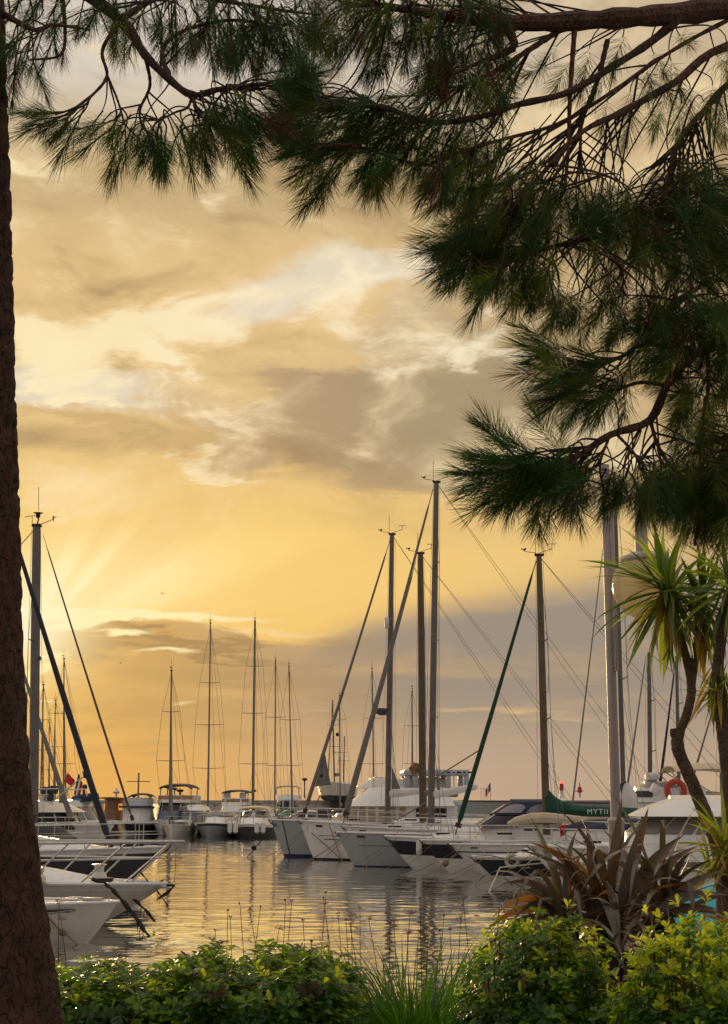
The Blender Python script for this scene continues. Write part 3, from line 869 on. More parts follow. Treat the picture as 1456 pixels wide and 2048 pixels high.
r, f, h, b, t = sailer('sailing_yacht', 'sailing yacht with bronze mast and furled jib, just left of the tallest mast', (686, 1652), 62.0, 180, 12, 3.7, 1.2,
    [('bottom', 0, .15, ANTIF), ('boot_stripe', .15, .2, BOOTB), ('hull', .2, 1, WHITE)], ((846, 1645), (841, 1108)), ((689, 1648), (832, 1122)), m=BRONZEM, mr=.15, stay_r=.04,
    boom=((846, 1585), (916, 1590)), boom_m=SAILG)
T = lambda px, py, D=62.0: (lambda q: np.array([q[0], 0, q[2]]))(f.loc(at(px, py, D)))
cr = random.Random(4)
bq = MB()
for k in range(5):
    a0 = T(842, 1530 + k * 3); a1 = T(818 + k * 2, 1538 + k * 3)
    bq.tube([a0, (a0 + a1) / 2 + np.array([0, cr.uniform(-.1, .1), .1]), a1], [.05, .11, .05], 6)
bq.build('bundled_sail', mat('rust_canvas', (0.30, 0.16, 0.07), .9, .3, 5, .5, 8), r)
MB().tube([T(849, 1550), T(849, 1505)], .2 * .3, 6).build('mast_winch', ALU, r)

r, f, h, b, t = sailer('sailing_yacht', 'pale grey sailing yacht with blue waterline stripe and the tallest mast', (674, 1664), 58.5, 181, 13.5, 4.0, 1.15,
    [('bottom', 0, .16, ANTIF), ('boot_stripe', .16, .22, BOOTB), ('hull', .22, 1, GREYH)], ((862, 1650), (873, 965)), ((685, 1650), (866, 978)), mr=.13, stay_r=.06, thick_low=2.0,
    spread=((.3, 1.0), (.52, .9), (.75, .7)), boom=((866, 1590), (955, 1573)), boom_m=SAILW, boom_r=.15, rake=.85)
h58 = h
line(r, [h.p(.55, .86, 1, .015), h.p(.7, .86, 1, .02), h.p(.86, .86, 1, .02)], .022, BOOTB, nm='cove_stripe')
line(r, [h.p(.93, .85, 1, .05), h.p(.97, .0, 1, 1.6)], .02, ROPE); line(r, [h.p(.8, .6, 1, .03), h.p(.75, .05, 1, .2)], .016, RED); line(r, [h.p(.62, .6, 1, .03), h.p(.7, .02, 1, .4)], .02, BOOTB)
T = lambda px, py, D=58.5: (lambda q: np.array([q[0], 0, q[2]]))(f.loc(at(px, py, D)))
P = [[T(873, 1530) * (1 - v) + (T(873, 1580) * (1 - u) + T(880, 1580) * u) * v + np.array([-.02, 0, 0]) for u in np.linspace(0, 1, 3)] for v in np.linspace(.03, 1, 5)]
MB().slab(P, .02).build('mainsail_clew', SAILG, r)
MB().tube([T(853, 1605), T(845, 1640) * .2 + T(780, 1640) * .8], .03, 6).build('boom_vang', ALU, r)
MB().tube([T(870, 1556), T(956, 1502)], .03, 6).build('whisker_pole', ALU, r)

# motor boats
def cruiser(name, label, bow_px, D, head, L, B, Fm, spec, group=YG, rake=1.3, rub=WHITE, rail=.5, hx=(.12, .62), hh=.55, hm=WHITE, wm=GLASS, ht=None, fr=1.0, nose=2.4, nrail=6, tip=0.25, railt=.45, rr=.016, anch=.7, wide=.36):
    r, f, bw = boat(name, label, 'motor boat', bow_px, D, head, L, group)
    h = Hull(L, B, Fm, bw[2], rake, True, nose=nose)
    bands(r, h, spec, rub=rub, rub_r=.045)
    if hx:
        hs = House(hx[0] * L, hx[1] * L, B * wide, h.zs(.4) - .05, hh, fr=fr, ar=.1, tum=.2, n=3)
        hs.shell(MB()).build('cabin', hm, r)
        for q in ((.03, .16), (.18, .31), (.34, .49), (.51, .66), (.69, .82), (.84, .97)): hs.pane(MB(), q[0], q[1], .35, .88, slope=.05).build('window', wm, r)
    fd = House(hx[1] * L if hx else .5 * L, L * .88, B * .24, h.zs(.6) - .04, .2, fr=.5, ar=-.2, tum=.12, n=2.6)
    fd.shell(MB()).build('foredeck_moulding', WHITE, r)
    MB().box((L * .8, 0, h.zs(.8) + .17), (.5, .5, .05), bev=.02).build('hatch', GLASS, r)
    if rail: railing(r, h, railt, rail, nrail, tip=tip, r=rr)
    if anch: anchor(r, (L - .05, 0, bw[2] - .03), anch)
    bow_lines(r, h)
    return r, f, h

BK = lambda: [('bottom', 0, .13, ANTIF), ('hull', .13, .56, WHITE), ('topsides', .56, .9, BLACKH), ('gunwale', .9, 1, WHITE)]
r, f, h = cruiser('motor_boat', 'motor boat with white blunt nose over a black topside, second bow from the tall masts', (771, 1672), 56.0, 180, 10.5, 3.3, 1.0, BK(), rail=.5, hx=(.1, .5))
r['label'] = 'black and white motor boat with a white fender hung under its blunt bow'
fd = tag(MB().lathe((0, 0, 0), [(.02, .3), (.06, .27), (.11, .2), (.11, -.2), (.06, -.27), (.02, -.3)], 12).build('fender', FEND), 'white fender hanging at the bow of the black and white motor boat', 'fender')
q = h.p(.9, .75, 1, .13); a = f.a
fd.location = (f.o[0] + q[0] * math.cos(a) - q[1] * math.sin(a), f.o[1] + q[0] * math.sin(a) + q[1] * math.cos(a), q[2])

r, f, h = cruiser('motor_boat', 'sleek black and white motor boat with navy canvas and vinyl windows over its cockpit', (842, 1680), 53.5, 180, 12, 3.5, 1.1, BK(), rail=.5, hx=None, railt=.35, nrail=9)
L = 12
X = lambda px: f.loc(at(px, 1640, 53.5))[0]
Zp = lambda py: at(1000, py, 53.5)[2]
z0 = h.zs(.4) - .1
cb = House(X(1120), X(945), 1.35, z0, Zp(1652) - z0, fr=.35, ar=0, tum=.12, n=3); cb.shell(MB()).build('cabin', WHITE, r)
ws = House(X(1115), X(944), 1.3, Zp(1652), Zp(1629) - Zp(1652), fr=.65, ar=0, tum=.12, n=3); ws.shell(MB()).build('windscreen', GLASS, r)
cv = House(X(1118), X(978), 1.22, Zp(1629), Zp(1604) - Zp(1629), fr=.75, ar=.1, tum=.2, n=3); cv.shell(MB(), crown=.1).build('canvas_hood', NAVY, r)
for q in ((.04, .2), (.23, .38), (.42, .58), (.62, .77), (.8, .96)): cv.pane(MB(), q[0], q[1], .12, .8, slope=.25).build('vinyl_window', CLEARV, r)
for q in (.22, .4, .6, .78):
    MB().tube([ws.p(q, 0, .015), ws.p(q, 1, .015)], .03, 5).build('windscreen_frame', WHITE, r)

r, f, h, b, t = sailer('sailing_yacht', 'white sailing yacht with green furled jib and green boom cover lettered in white', (900, 1688), 50.5, 180, 11, 3.4, 1.05,
    [('bottom', 0, .16, BOOTK), ('hull', .16, .8, WHITE), ('cove_stripe', .8, .83, BOOTB), ('topsides', .83, 1, WHITE)], ((1093, 1658), (1078, 1112)), ((911, 1668), (1072, 1122)), m=BRONZEM, mr=.125, stay_m=GREENC,
    stay_r=.06, thick_low=1.5, rake=1.5, househ=.42)
T = lambda px, py, y=0.0, D=50.5: (lambda q: np.array([q[0], y, q[2]]))(f.loc(at(px, py, D)))
rows = []
for px, pt, pb, w in ((1091, 1575, 1636, .10), (1098, 1578, 1636, .13), (1110, 1592, 1636, .16), (1128, 1604, 1634, .19), (1145, 1609, 1631, .2), (1165, 1612, 1633, .2), (1200, 1613, 1634, .19), (1240, 1614, 1634, .17), (1275, 1616, 1633, .1)):
    c0, c1 = T(px, pb), T(px, pt)
    rows.append([(c0[0], w * math.sin(a) * (1.15 if math.cos(a) > 0 else .9), (c0[2] + c1[2]) / 2 - math.cos(a) * (c1[2] - c0[2]) / 2) for a in (2 * math.pi * k / 12 for k in range(12))])
bb = MB().grid(rows, wrap=True); bb.poly(rows[0]); bb.poly(rows[-1][::-1]); bc = bb.build('boom_cover', GREENC, r)
c = T(1172, 1628); word(r, 'MYTII', (c[0], .235, c[2]), .235, (R(90), 0, R(180)), WHITEF)
MB().tube([T(1094, 1622), T(1280, 1626)], .06, 6).build('boom', ALU, r)
# laid-up cream sail along the deck and two navy dinghy covers
cs = MB(); cs.tube([T(1012, 1648, .5), T(1030, 1641, .5), T(1060, 1636, .5), T(1090, 1635, .5), T(1130, 1638, .5), T(1170, 1640, .45)], [.06, .13, .17, .17, .15, .1], 8); cs.build('folded_sail', CREAMC, r)
p = T(1086, 1385); MB().box(p, (.14, .1, .5)).build('steaming_lamp', DARK, r)
P_ = T(1095, 1425)
for k, m_ in enumerate((BLUEF, WHITEF, GREYC)):
    MB().slab([[T(1091 + 3 * u + k, 1390 + 14 * (k + v), -.3) for u in (0, 1)] for v in (0, .5, .98)], .01).build('signal_flag', m_, r)
MB().tube([T(1084, 1390, 0), T(1098, 1382, -.3), T(1098, 1348, -.3)], .014, 4).build('signal_halyard', DARK, r)
line(r, [h.p(.99, .8), f.loc(at(892, 1722, 50.2)), f.loc(at(889, 1738, 50.2))], .02, ROPE)
MB().ball(f.loc(at(891, 1726, 50.2)), .12, 8, 6).build('mooring_knot', ROPE, r)

for (px0, px1, py, Dk, lab) in ((1105, 1185, 1638, 47.5, 'navy canvas dinghy cover nearest the green boom cover'), (1150, 1225, 1637, 46.0, 'navy canvas boat cover beside the lamp post')):
    bw = at(px0, 1660, Dk); f = Frame(bw, 180, 3.0)
    c = thing('covered_dinghy', lab, 'dinghy', tuple(f.o), f.a)
    e = (px1 - px0) / FPX * Dk
    f.o[0] = bw[0] + 3.0
    z0, z1 = at(px0, 1661, Dk)[2], at(px0, py, Dk)[2]
    cover(c, [(3.0, .05, z0, z0 + .05), (2.6, .35, z0, z0 + (z1 - z0) * .45), (1.9, .6, z0, z1 * .97 + z0 * .03), (1.2, .65, z0, z1), (.4, .6, z0, z0 + (z1 - z0) * .8), (0, .5, z0, z0 + (z1 - z0) * .6)], NAVY, 'canvas_cover')
    hh = Hull(3.0, 1.3, z0 - .5, z0 - .4, .4, True); o = hh.strip(MB(), .0, 1).build('hull', WHITE, c); o.location = (0, 0, .45)
    MB().box((1.5, 0, .3), (2.2, .9, .8), bev=.1).build('cradle', DARK, c)

r, f, h = cruiser('motor_boat', 'black topside motor boat with white script on its side, nearest the water gap', (946, 1713), 46.0, 176, 8.5, 2.8, .85,
    [('bottom', 0, .12, BOOTK), ('hull', .12, .5, WHITE), ('topsides', .5, .92, BLACKH), ('gunwale', .92, 1, WHITE)], rail=.42, hx=(.15, .5), hh=.4, rake=1.2, railt=.5, tip=.15)
q = h.p(.62, .68, 1, .0)
word(r, 'Ty', (q[0] + .15, h.p(.62, .78, 1, .05)[1], h.p(.62, .6)[2]), .26, (R(84), 0, R(174)), WHITEF)
ring = MB().tube([(7.35 + .17 * math.cos(a), h.p(.87, .95, 1, .06)[1] + .02 * math.sin(a), h.p(.87, .9)[2] + .17 * math.sin(a)) for a in np.linspace(0, 2 * math.pi, 17)], .055, 6)
ring.build('rope_coil', ROPEL, r)
line(r, [h.p(.95, .9), h.p(.93, .03, 1, .05)], .014, BOOTB)
line(r, [h.p(.7, .9, 1, .05), f.loc(at(1000, 1735, 44)), f.loc(at(975, 1790, 42))], .022, ROPEL)

r, f, h = cruiser('motor_boat', 'white motor boat with long low rails behind the purple spiky leaves', (1058, 1690), 44.0, 178, 9, 3.0, 1.0,
    [('bottom', 0, .13, ANTIF), ('boot_stripe', .13, .19, BOOTB), ('hull', .19, 1, WHITE)], rail=.5, hx=(.1, .45), hh=.5, railt=.25, nrail=9)
flag(r, (8.0, .6, 1.35), .45, (RED,), w=.2, h=.3, droop=.3)
r, f, h = cruiser('speedboat', 'open white speedboat with smooth rounded foredeck beside the lamp post base', (1088, 1716), 36.0, 176, 7, 2.5, .85,
    [('bottom', 0, .13, ANTIF), ('hull', .13, .86, CREAM), ('gunwale', .86, 1, WHITE)], rail=0, hx=(.2, .45), hh=.3, nose=2.8, anch=0)
line(r, [(5.6, .3, 1.12), (5.0, .5, 1.16), (4.4, .5, 1.14)], .02, BOOTB, nm='deck_line')

# hardtop cruiser at the right edge
D = 36.0
r, f, bw = boat('hardtop_cruiser', 'big white cruiser with domed hardtop and grey side curtains at the right edge', 'motor boat', (1190, 1690), D, 180, 11, YG)
h = Hull(11, 3.6, 1.15, bw[2], 1.4, True); bands(r, h, [('bottom', 0, .12, ANTIF), ('boot_stripe', .12, .18, BOOTB), ('hull', .18, 1, WHITE)])
X = lambda px: f.loc(at(px, 1640, D))[0]
Zp = lambda py: at(1300, py, D)[2]
z0 = h.zs(.4) - .1
cb = House(X(1520), X(1240), 1.5, z0, Zp(1668) - z0, fr=.1, ar=0, tum=.05, n=3); cb.shell(MB()).build('cabin_base', WHITE, r)
wd = House(X(1510), X(1252), 1.42, Zp(1668), Zp(1633) - Zp(1668), fr=.55, ar=0, tum=.12, n=3.2); wd.shell(MB()).build('window_band', CREAM, r)
GREYV = mat('grey_side_curtain', (0.17, 0.15, 0.13), .45, .12, 5, .3, 5)
for q in ((.02, .12), (.13, .22), (.23, .32), (.33, .41), (.59, .67), (.68, .77), (.78, .87), (.88, .98)): wd.pane(MB(), q[0], q[1], .06, .94).build('side_curtain', GREYV, r)
for q in ((.43, .495), (.505, .57)): wd.pane(MB(), q[0], q[1], .1, .92).build('windscreen', CLEARV, r)
tp = House(X(1530), X(1255), 1.62, Zp(1632), Zp(1597) - Zp(1632), fr=1.0, ar=.4, tum=.75, n=3.0, bulge=.03); tp.shell(MB(), crown=.08).build('hardtop', WHITE, r)
railing(r, h, .3, .55, 7, tip=.2)

# grey flank of a large yacht lying stern-to further back
D = 78.0
r, f, bw = boat('yacht', 'tall plain pale grey hull side behind the navy canvas hood', 'motor yacht', (898, 1601), D, 178, 22, YG)
h = Hull(22, 5, 2.3, bw[2], 1.2, True, nose=3.0); bands(r, h, [('bottom', 0, .1, ANTIF), ('boot_stripe', .1, .14, BOOTB), ('hull', .14, 1, GREYH)], rub=GREYC)
hs = House(4, 12, 1.9, h.zs(.4), .35, fr=.6, ar=.2, tum=.3, n=3); hs.shell(MB()).build('coachroof', CREAM, r)
flag(r, f.loc(at(981, 1603, D)) * np.array([1, 0, 1]), .95, (BLUEF, WHITEF, RED), w=.55, h=.4, droop=.75)
for px in (962, 968, 975): MB().tube([f.loc(at(px, 1604, D)) * np.array([1, 0, 1]), f.loc(at(px, 1577, D)) * np.array([1, 0, 1])], .015, 5).build('rail_post', STEEL, r)
MB().tube([f.loc(at(960, 1577, D)) * np.array([1, 0, 1]), f.loc(at(978, 1577, D)) * np.array([1, 0, 1])], .015, 5).build('stern_rail', STEEL, r)

# fly bridge boat with lifebuoy behind the hardtop
D = 58.0
r, f, bw = boat('flybridge_boat', 'white flybridge boat with radar dome behind the domed hardtop', 'motor boat', (1225, 1640), D, 180, 11, YG)
h = Hull(11, 3.8, 1.3, bw[2] + .2, 1.3, True); bands(r, h, [('bottom', 0, .15, ANTIF), ('hull', .15, 1, WHITE)])
X = lambda px: f.loc(at(px, 1600, D))[0]
Zp = lambda py: at(1300, py, D)[2]
hs = House(X(1450), X(1255), 1.5, 1.2, Zp(1604) - 1.2, fr=.3, ar=0, tum=.1, n=3.2); hs.shell(MB()).build('cabin', WHITE, r)
for q in ((.05, .2), (.22, .4), (.44, .56), (.6, .78), (.8, .95)): hs.pane(MB(), q[0], q[1], .4, .85).build('window', GLASS, r)
fb = House(X(1400), X(1262), 1.35, Zp(1604), Zp(1577) - Zp(1604), fr=.15, ar=.1, tum=-.05, n=3); fb.shell(MB()).build('flybridge', WHITE, r)
for q in ((.3, .48), (.52, .7)): fb.pane(MB(), q[0], q[1], .35, .8).build('flybridge_panel', GREYC, r)
sc = House(X(1345), X(1275), 1.15, Zp(1577), Zp(1566) - Zp(1577), fr=.25, ar=.1, tum=.1, n=3); sc.shell(MB()).build('windscreen', CLEARV, r)
MB().lathe((X(1305), 0, Zp(1566)), [(.18, 0), (.2, .1), (.26, .12), (.26, .3), (.2, .38), (.02, .4)], 14).build('radar', WHITEM, r)
MB().tube([(X(1340), 1.0, Zp(1598)), (X(1292), 1.2, Zp(1575))], .1, 6, flat=2).build('arch_leg', WHITE, r)
MB().tube([(X(1355), 1.35, Zp(1598)), (X(1322), 1.35, Zp(1580))], .08, 6, flat=2).build('arch_leg', WHITE, r)
fr_ = canopy(MB(), X(1480), X(1338), 1.3, Zp(1533), .35); fr_.build('bimini', CREAMC, r)
for px0, py0, px1, py1 in ((1330, 1542, 1372, 1594), (1340, 1540, 1420, 1592), (1378, 1538, 1340, 1590)):
    for sd in (1.2, -1.2): MB().tube([(X(px0), sd, Zp(py0)), (X(px1), sd, Zp(py1))], .022, 5).build('bimini_pole', STEEL, r)
cv_ = cover(r, [(X(1350), .9, Zp(1600), Zp(1586)), (X(1380), 1.1, Zp(1600), Zp(1580)), (X(1430), 1.1, Zp(1600), Zp(1583)), (X(1460), 1.0, Zp(1600), Zp(1587))], CREAMC, 'seat_cover')
lb = MB()
c = (X(1336), 1.5, Zp(1582))
arc = [R(-50 + 280 * i / 20) for i in range(21)]
lb.tube([(c[0] + .32 * math.cos(a), c[1], c[2] + .34 * math.sin(a)) for a in arc], .11, 8)
lbo = lb.build('lifebuoy', ORANGE); lbo.location = tuple(f.o); lbo.rotation_euler = (0, 0, f.a)
tag(lbo, 'orange horseshoe lifebuoy hung on the white flybridge boat', 'lifebuoy')

# more sailing yachts whose masts rise behind
def back_sailer(label, bow_px, D, head, L, mast, stay, m=ALU, mr=.1, stay_r=.045, stay_m=SAILG, spread=((.4, .8), (.7, .7)), gear=False, boom=None, boom_m=SAILG, group='sailing yachts moored further back', hull_m=WHITE, **kw):
    return sailer('sailing_yacht', label, bow_px, D, head, L, 3.3, 1.05, [('bottom', 0, .16, ANTIF), ('boot_stripe', .16, .21, BOOTB), ('hull', .21, 1, hull_m)], mast, stay, m, mr, stay_m, stay_r, spread, boom=boom, boom_m=boom_m, gear=gear, group=group, **kw)
r, f, h, b, t = back_sailer('sailing yacht with its grey mast directly behind the lamp post and a white wrapped sail', (1130, 1655), 52.0, 180, 11, ((1249, 1650), (1228, 945)), ((1140, 1648), (1222, 960)), mr=.085, stay_r=.02)
T = lambda px, py, y=0.0, D=52.0: (lambda q: np.array([q[0], y, q[2]]))(f.loc(at(px, py, D)))
wr = MB(); wr.tube([T(1251, 1566), T(1255, 1580), T(1260, 1600), T(1259, 1618), T(1252, 1634)], [.08, .22, .30, .28, .12], 10); wr.build('wrapped_sail', SAILW, r)
MB().tube([T(1241, 1568), T(1245, 1590), T(1243, 1615), T(1247, 1635)], .04, 6).build('blue_tie', BLUEC, r)
MB().tube([T(1240, 1572), T(1252, 1564)], .07, 6).build('blue_tie', BLUEC, r)
back_sailer('sailing yacht whose mast stands between the lamp post and the bent trunk', (1228, 1640), 66.0, 180, 11, ((1301, 1640), (1298, 1305)), ((1245, 1640), (1292, 1310)), stay_r=.035, mr=.1, boom=((1301, 1608), (1360, 1606)))
back_sailer('sailing yacht with navy furled jib right of the bent trunk, behind the long leaves', (1290, 1640), 70.0, 180, 11, ((1359, 1640), (1353, 1312)), ((1312, 1630), (1350, 1330)), stay_r=.05, stay_m=NAVY, mr=.09)
back_sailer('sailing yacht partly hidden by the second slender trunk at the right edge', (1345, 1645), 62.0, 180, 11, ((1446, 1640), (1440, 1370)), ((1360, 1640), (1434, 1390)), stay_r=.04, mr=.1)
# ------------------------------------------------------------------ boats on the left, bows to the right
LG = 'yachts and motor boats moored with bows pointing right'
# nearest: white motor boat with plain bow
D = 27.0
r, f, bw = boat('motor_boat', 'nearest white motor boat with a plain flared bow and hawse opening', 'motor boat', (236, 1803), D, -4, 8.0, LG)
h = Hull(8.0, 2.8, .66, bw[2], .75, True, nose=2.5)
bands(r, h, [('bottom', 0, .26, ANTIF), ('boot_stripe', .26, .32, WHITE), ('hull', .32, .95, CREAM), ('gunwale', .95, 1, WHITE)], rub=WHITE, rub_r=.03)
# (camera sees the starboard side, y negative)
P = [[h.p(.80 + .115 * u, .86 + .035 * v - .02 * abs(2 * u - 1) ** 2 * (1 - v), -1, .006) for v in (0, .5, 1)] for u in np.linspace(0, 1, 7)]
MB().slab(P, .012).build('hawse_opening', DARK, r)
b = MB(); P = [h.p(.79 + .135 * u, .845 + .07 * v, -1, .012) for u, v in ((0, .1), (.3, 0), (.7, .1), (1, .6), (.95, .95), (.5, .95), (.05, .7), (0, .1))]
b.tube(P, .016, 5); b.build('hawse_rim', STEEL, r)
P = [[h.p(.86 + .05 * u, .3 + .16 * v, -1, .008) for v in (0, 1)] for u in (0, 1)]
for x, y in ((7.2, -.25), (7.2, .25)):
    MB().tube([(x - .14, y, h.zs(.93) + .05), (x + .14, y, h.zs(.93) + .05)], .028, 6).build('cleat', STEEL, r)
MB().box((7.55, 0, h.zs(.96) + .04), (.35, .16, .06), bev=.02).build('bow_roller', STEEL, r)
MB().tube([h.sheer(.8, .1, .02, -1), h.p(.70, .93, -1, .1), h.p(.62, .55, -1, .25)], .016, 5).build('pale_mooring_line', ROPEL, r)
line(r, [h.p(.86, .9, -1, .02), h.p(.90, .6, -1, .03), h.p(.93, .45, -1, .06)], .012, ROPE)
MB().ball(h.p(.92, .5, -1, .08), .06, 8, 6).build('mooring_knot', ROPE, r)
q = np.array(h.p(.93, .48, -1, .1)); line(r, [q, q + np.array([.5, -.3, -.35]), q + np.array([1.0, -.7, -.75])], .013, ROPE)
q = h.p(.62, .42, -1, .02)
w = MB(); w.slab([[h.p(.58 + .07 * u, .38 + .3 * v, -1, .02 + .02 * math.sin(math.pi * u)) for v in (0, .5, 1)] for u in np.linspace(0, 1, 4)], .03); w.build('fender_board', GREYH, r)
hs = House(1.2, 4.4, .85, h.zs(.4) - .03, .38, fr=.8, tum=.2, n=3); hs.shell(MB()).build('cabin', WHITE, r)
for q in ((.1, .3), (.7, .9)): hs.pane(MB(), q[0], q[1], .3, .8).build('window', GLASS, r)

# second: white motor yacht with high bow rail
D = 30.5
r, f, bw = boat('motor_yacht', 'white motor yacht with a long two-bar bow rail and anchor chains hanging from its bow', 'motor yacht', (332, 1767), D, -3, 12.0, LG)
h = Hull(12, 3.7, .95, bw[2], 1.9, True, nose=2.6)
bands(r, h, [('bottom', 0, .2, ANTIF), ('boot_stripe', .2, .25, BOOTK), ('hull', .25, .88, CREAM), ('gunwale', .88, 1, WHITE)], rub=WHITE, rub_r=.04)
ts = [.35 + .65 * (1 - (1 - i / 20) ** 1.5) for i in range(21)]
ztop = at(365, 1683, D)[2] - bw[2]; zmid = at(322, 1716, D)[2] - bw[2]
for nm, zz, tipx, rad in (('top_rail', ztop, .42, .026), ('middle_rail', zmid, -.05, .02)):
    A = []
    for t in ts:
        q = np.array(h.sheer(t, .07, 0, -1)); q[2] = bw[2] + zz - .05 * (1 - t); q[0] += tipx * max(0, (t - .6) / .4); A.append(q)
    A[-1][1] = -.03
    MB().tube(A + [a * np.array([1, -1, 1]) for a in A[::-1]], rad, 8).build(nm, STEEL, r)
for t, dxx in ((.42, .35), (.52, .4), (.62, .45), (.71, .5), (.79, .55), (.87, .55), (.94, .5)):
    for sd in (-1, 1):
        a = np.array(h.sheer(t, .07, -.02, sd)); t2 = min(.995, t + dxx / 12 * 1.0)
        c = np.array(h.sheer(t2, .07, 0, sd)); c[2] = bw[2] + ztop - .05 * (1 - t2); c[0] += .42 * max(0, (t2 - .6) / .4)
        MB().tube([a, c], .02, 6).build('stanchion', STEEL, r)
fd = House(2.0, 11.35, 1.2, h.zs(.9) - .04, .40, fr=2.1, ar=-.1, tum=.5, n=2.2); fd.shell(MB(), crown=.1).build('coachroof', WHITE, r)
for q in ((.1, .28), (.72, .9)): fd.pane(MB(), q[0], q[1], .4, .75).build('window', GLASS, r)
MB().lathe((10.75, -.42, h.zs(.9) + .10), [(.16, 0), (.14, .08), (.09, .12), (.1, .22), (.15, .26), (.02, .28)], 12).build('windlass', CREAM, r)
MB().box((10.6, -.1, h.zs(.9) + .05), (.7, .22, .08), bev=.02).build('chain_plate', DARK, r)
MB().lathe((9.75, -1.25, h.zs(.8) + .04), [(.17, 0), (.15, .1), (.1, .14), (.14, .26), (.02, .28)], 12).build('capstan', CREAM, r)
anchor(r, (12.0, 0, bw[2] - .06), 1.0)
LC = lambda px, py, dd=0.0: f.loc(at(px, py, D + dd))
def weedy(pts, rad, nm='weedy_mooring_chain'):
    b = MB(); rr = random.Random(len(pts) + int(rad * 1000))
    q = [np.array(p) for p in pts]; out = []
    for a, c in zip(q, q[1:]):
        n = max(2, int(np.linalg.norm(c - a) / .09))
        out += [a + (c - a) * k / n for k in range(n)]
    out.append(q[-1])
    b.tube([p + np.array([rr.uniform(-.012, .012), 0, rr.uniform(-.012, .012)]) for p in out], [rad * rr.uniform(.55, 1.4) for _ in out], 6)
    for p in out[len(out) // 3:]:
        if rr.random() < .45: b.tube([p, p + np.array([rr.uniform(-.05, .05), 0, -rr.uniform(.06, .22)])], [rad * .4, rad * .15], 4)
    b.build(nm, ROPEW, r)
weedy([LC(185, 1759, -1.4), LC(208, 1765, -1.5), LC(228, 1782, -1.6), LC(262, 1822, -1.7), (LC(312, 1892, -2.2))], .035)
weedy([LC(268, 1798, -.4), LC(290, 1818, -.5), LC(310, 1843, -.6)], .028)
weedy([LC(310, 1777, .2), LC(322, 1792, .2), LC(337, 1812, .1)], .02)
weedy([LC(278, 1742, .1), LC(302, 1770, .1), LC(328, 1760, .1)], .014)
line(r, [LC(352, 1690), LC(351, 1728), LC(349, 1765)], .006, ROPE, nm='thin_line')

# third: dark-hulled yacht with navy furled jib
D = 40.0
r, f, bw = boat('sailing_yacht', 'dark grey hulled sailing yacht with thick navy furled jib and hidden mast', 'sailing yacht', (332, 1693), D, -2, 13.0, LG)
h = Hull(13, 4, 1.1, bw[2], 1.7, False)
bands(r, h, [('bottom', 0, .18, ANTIF), ('hull', .18, .9, GREYC), ('gunwale', .9, 1, WHITE)], rub=WHITE)
T = lambda px, py: (lambda q: np.array([q[0], 0, q[2]]))(f.loc(at(px, py, D)))
b0, t0 = T(-30, 1690), T(-6, 990)
rig(r, b0, t0, .14, ALU, ((.4, 1.1), (.7, .9)), 3.6, (T(224, 1704), T(8, 1010)), .068, BLUEC, (1, 1, 1.2), None, gear=False, thick_low=1.35)
MB().tube([T(224, 1704), T(219, 1692)], .09, 8).build('furling_drum', DARK, r)
P = [[T(163, 1541) * (1 - v) + (T(166, 1556) * (1 - u) + T(183, 1560) * u) * v for u in (0, .5, 1)] for v in np.linspace(.03, 1, 4)]
MB().slab(P, .02).build('jib_clew', BLUEC, r)
line(r, [T(165, 1554), T(158, 1558), T(100, 1606)], .02, ROPEL, nm='jib_sheet')
hs = House(3, 12.0, 1.2, h.zs(.8) - .03, .40, fr=2.6, tum=.3, n=2.8); hs.shell(MB()).build('coachroof', WHITE, r)
for q in ((.08, .22), (.25, .38), (.62, .75), (.78, .92)): hs.pane(MB(), q[0], q[1], .3, .7).build('window', GLASS, r)
railing(r, h, .2, .62, 8, lean=0, r=.014)
MB().box((12.1, 0, h.zs(.95) + .06), (.6, .3, .12), bev=.03).build('anchor_locker', NAVY, r)
anchor(r, (13, 0, bw[2]), .8)

# fourth: yacht with the big left mast
D = 47.0
r, f, bw = boat('sailing_yacht', 'sailing yacht whose tall mast stands beside the pine trunk with a thin brown furled jib', 'sailing yacht', (318, 1684), D, -2, 13.5, LG)
h = Hull(13.5, 4, 1.1, bw[2], 1.5, False)
bands(r, h, [('bottom', 0, .18, ANTIF), ('hull', .18, .9, WHITE), ('gunwale', .9, 1, GREYH)], rub=WHITE)
T = lambda px, py: (lambda q: np.array([q[0], 0, q[2]]))(f.loc(at(px, py, D)))
rig(r, T(64, 1676), T(71, 1052), .155, ALU, ((.26, .5), (.62, .4)), 3.6, (T(270, 1655), T(84, 1068)), .03, BRONZEM, (1, .8, 1.2), None, gear=False, n=12, thick_low=1.3, taper=.85)
tp = T(71, 1052)
MB().box(tp + np.array([0, 0, .04]), (.3, .2, .1), bev=.02).build('masthead', DARK, r)
MB().tube([tp, T(75, 1036), T(74, 1030)], .025, 5).build('vhf_bracket', DARK, r)
MB().lathe(T(74, 1026), [(.04, -.14), (.07, -.1), (.08, 0), (.17, .03), (.02, .05)], 10).build('tricolour_lamp', DARK, r)
MB().tube([T(75, 1020), T(75, 972)], .009, 4).build('antenna', DARK, r)
w = MB().tube([tp + np.array([.1, 0, .06]), T(104, 1037)], .012, 4); w.tube([T(105, 1030), T(105, 1041)], .018, 5); w.tube([T(102, 1034), T(112, 1032)], .012, 4); w.build('wind_vane', DARK, r)
w = MB().tube([T(62, 1050), T(62, 1030)], .01, 4); w.tube([T(47, 1032), T(68, 1029)], .011, 4); w.build('anemometer', DARK, r)
MB().box(T(75, 1316), (.14, .14, .12)).build('mast_light', DARK, r)
MB().lathe(T(67, 1634) + np.array([0, -.16, 0]), [(.02, -.02), (.1, 0), (.1, .06), (.05, .1)], 12).build('mast_winch', DARK, r)
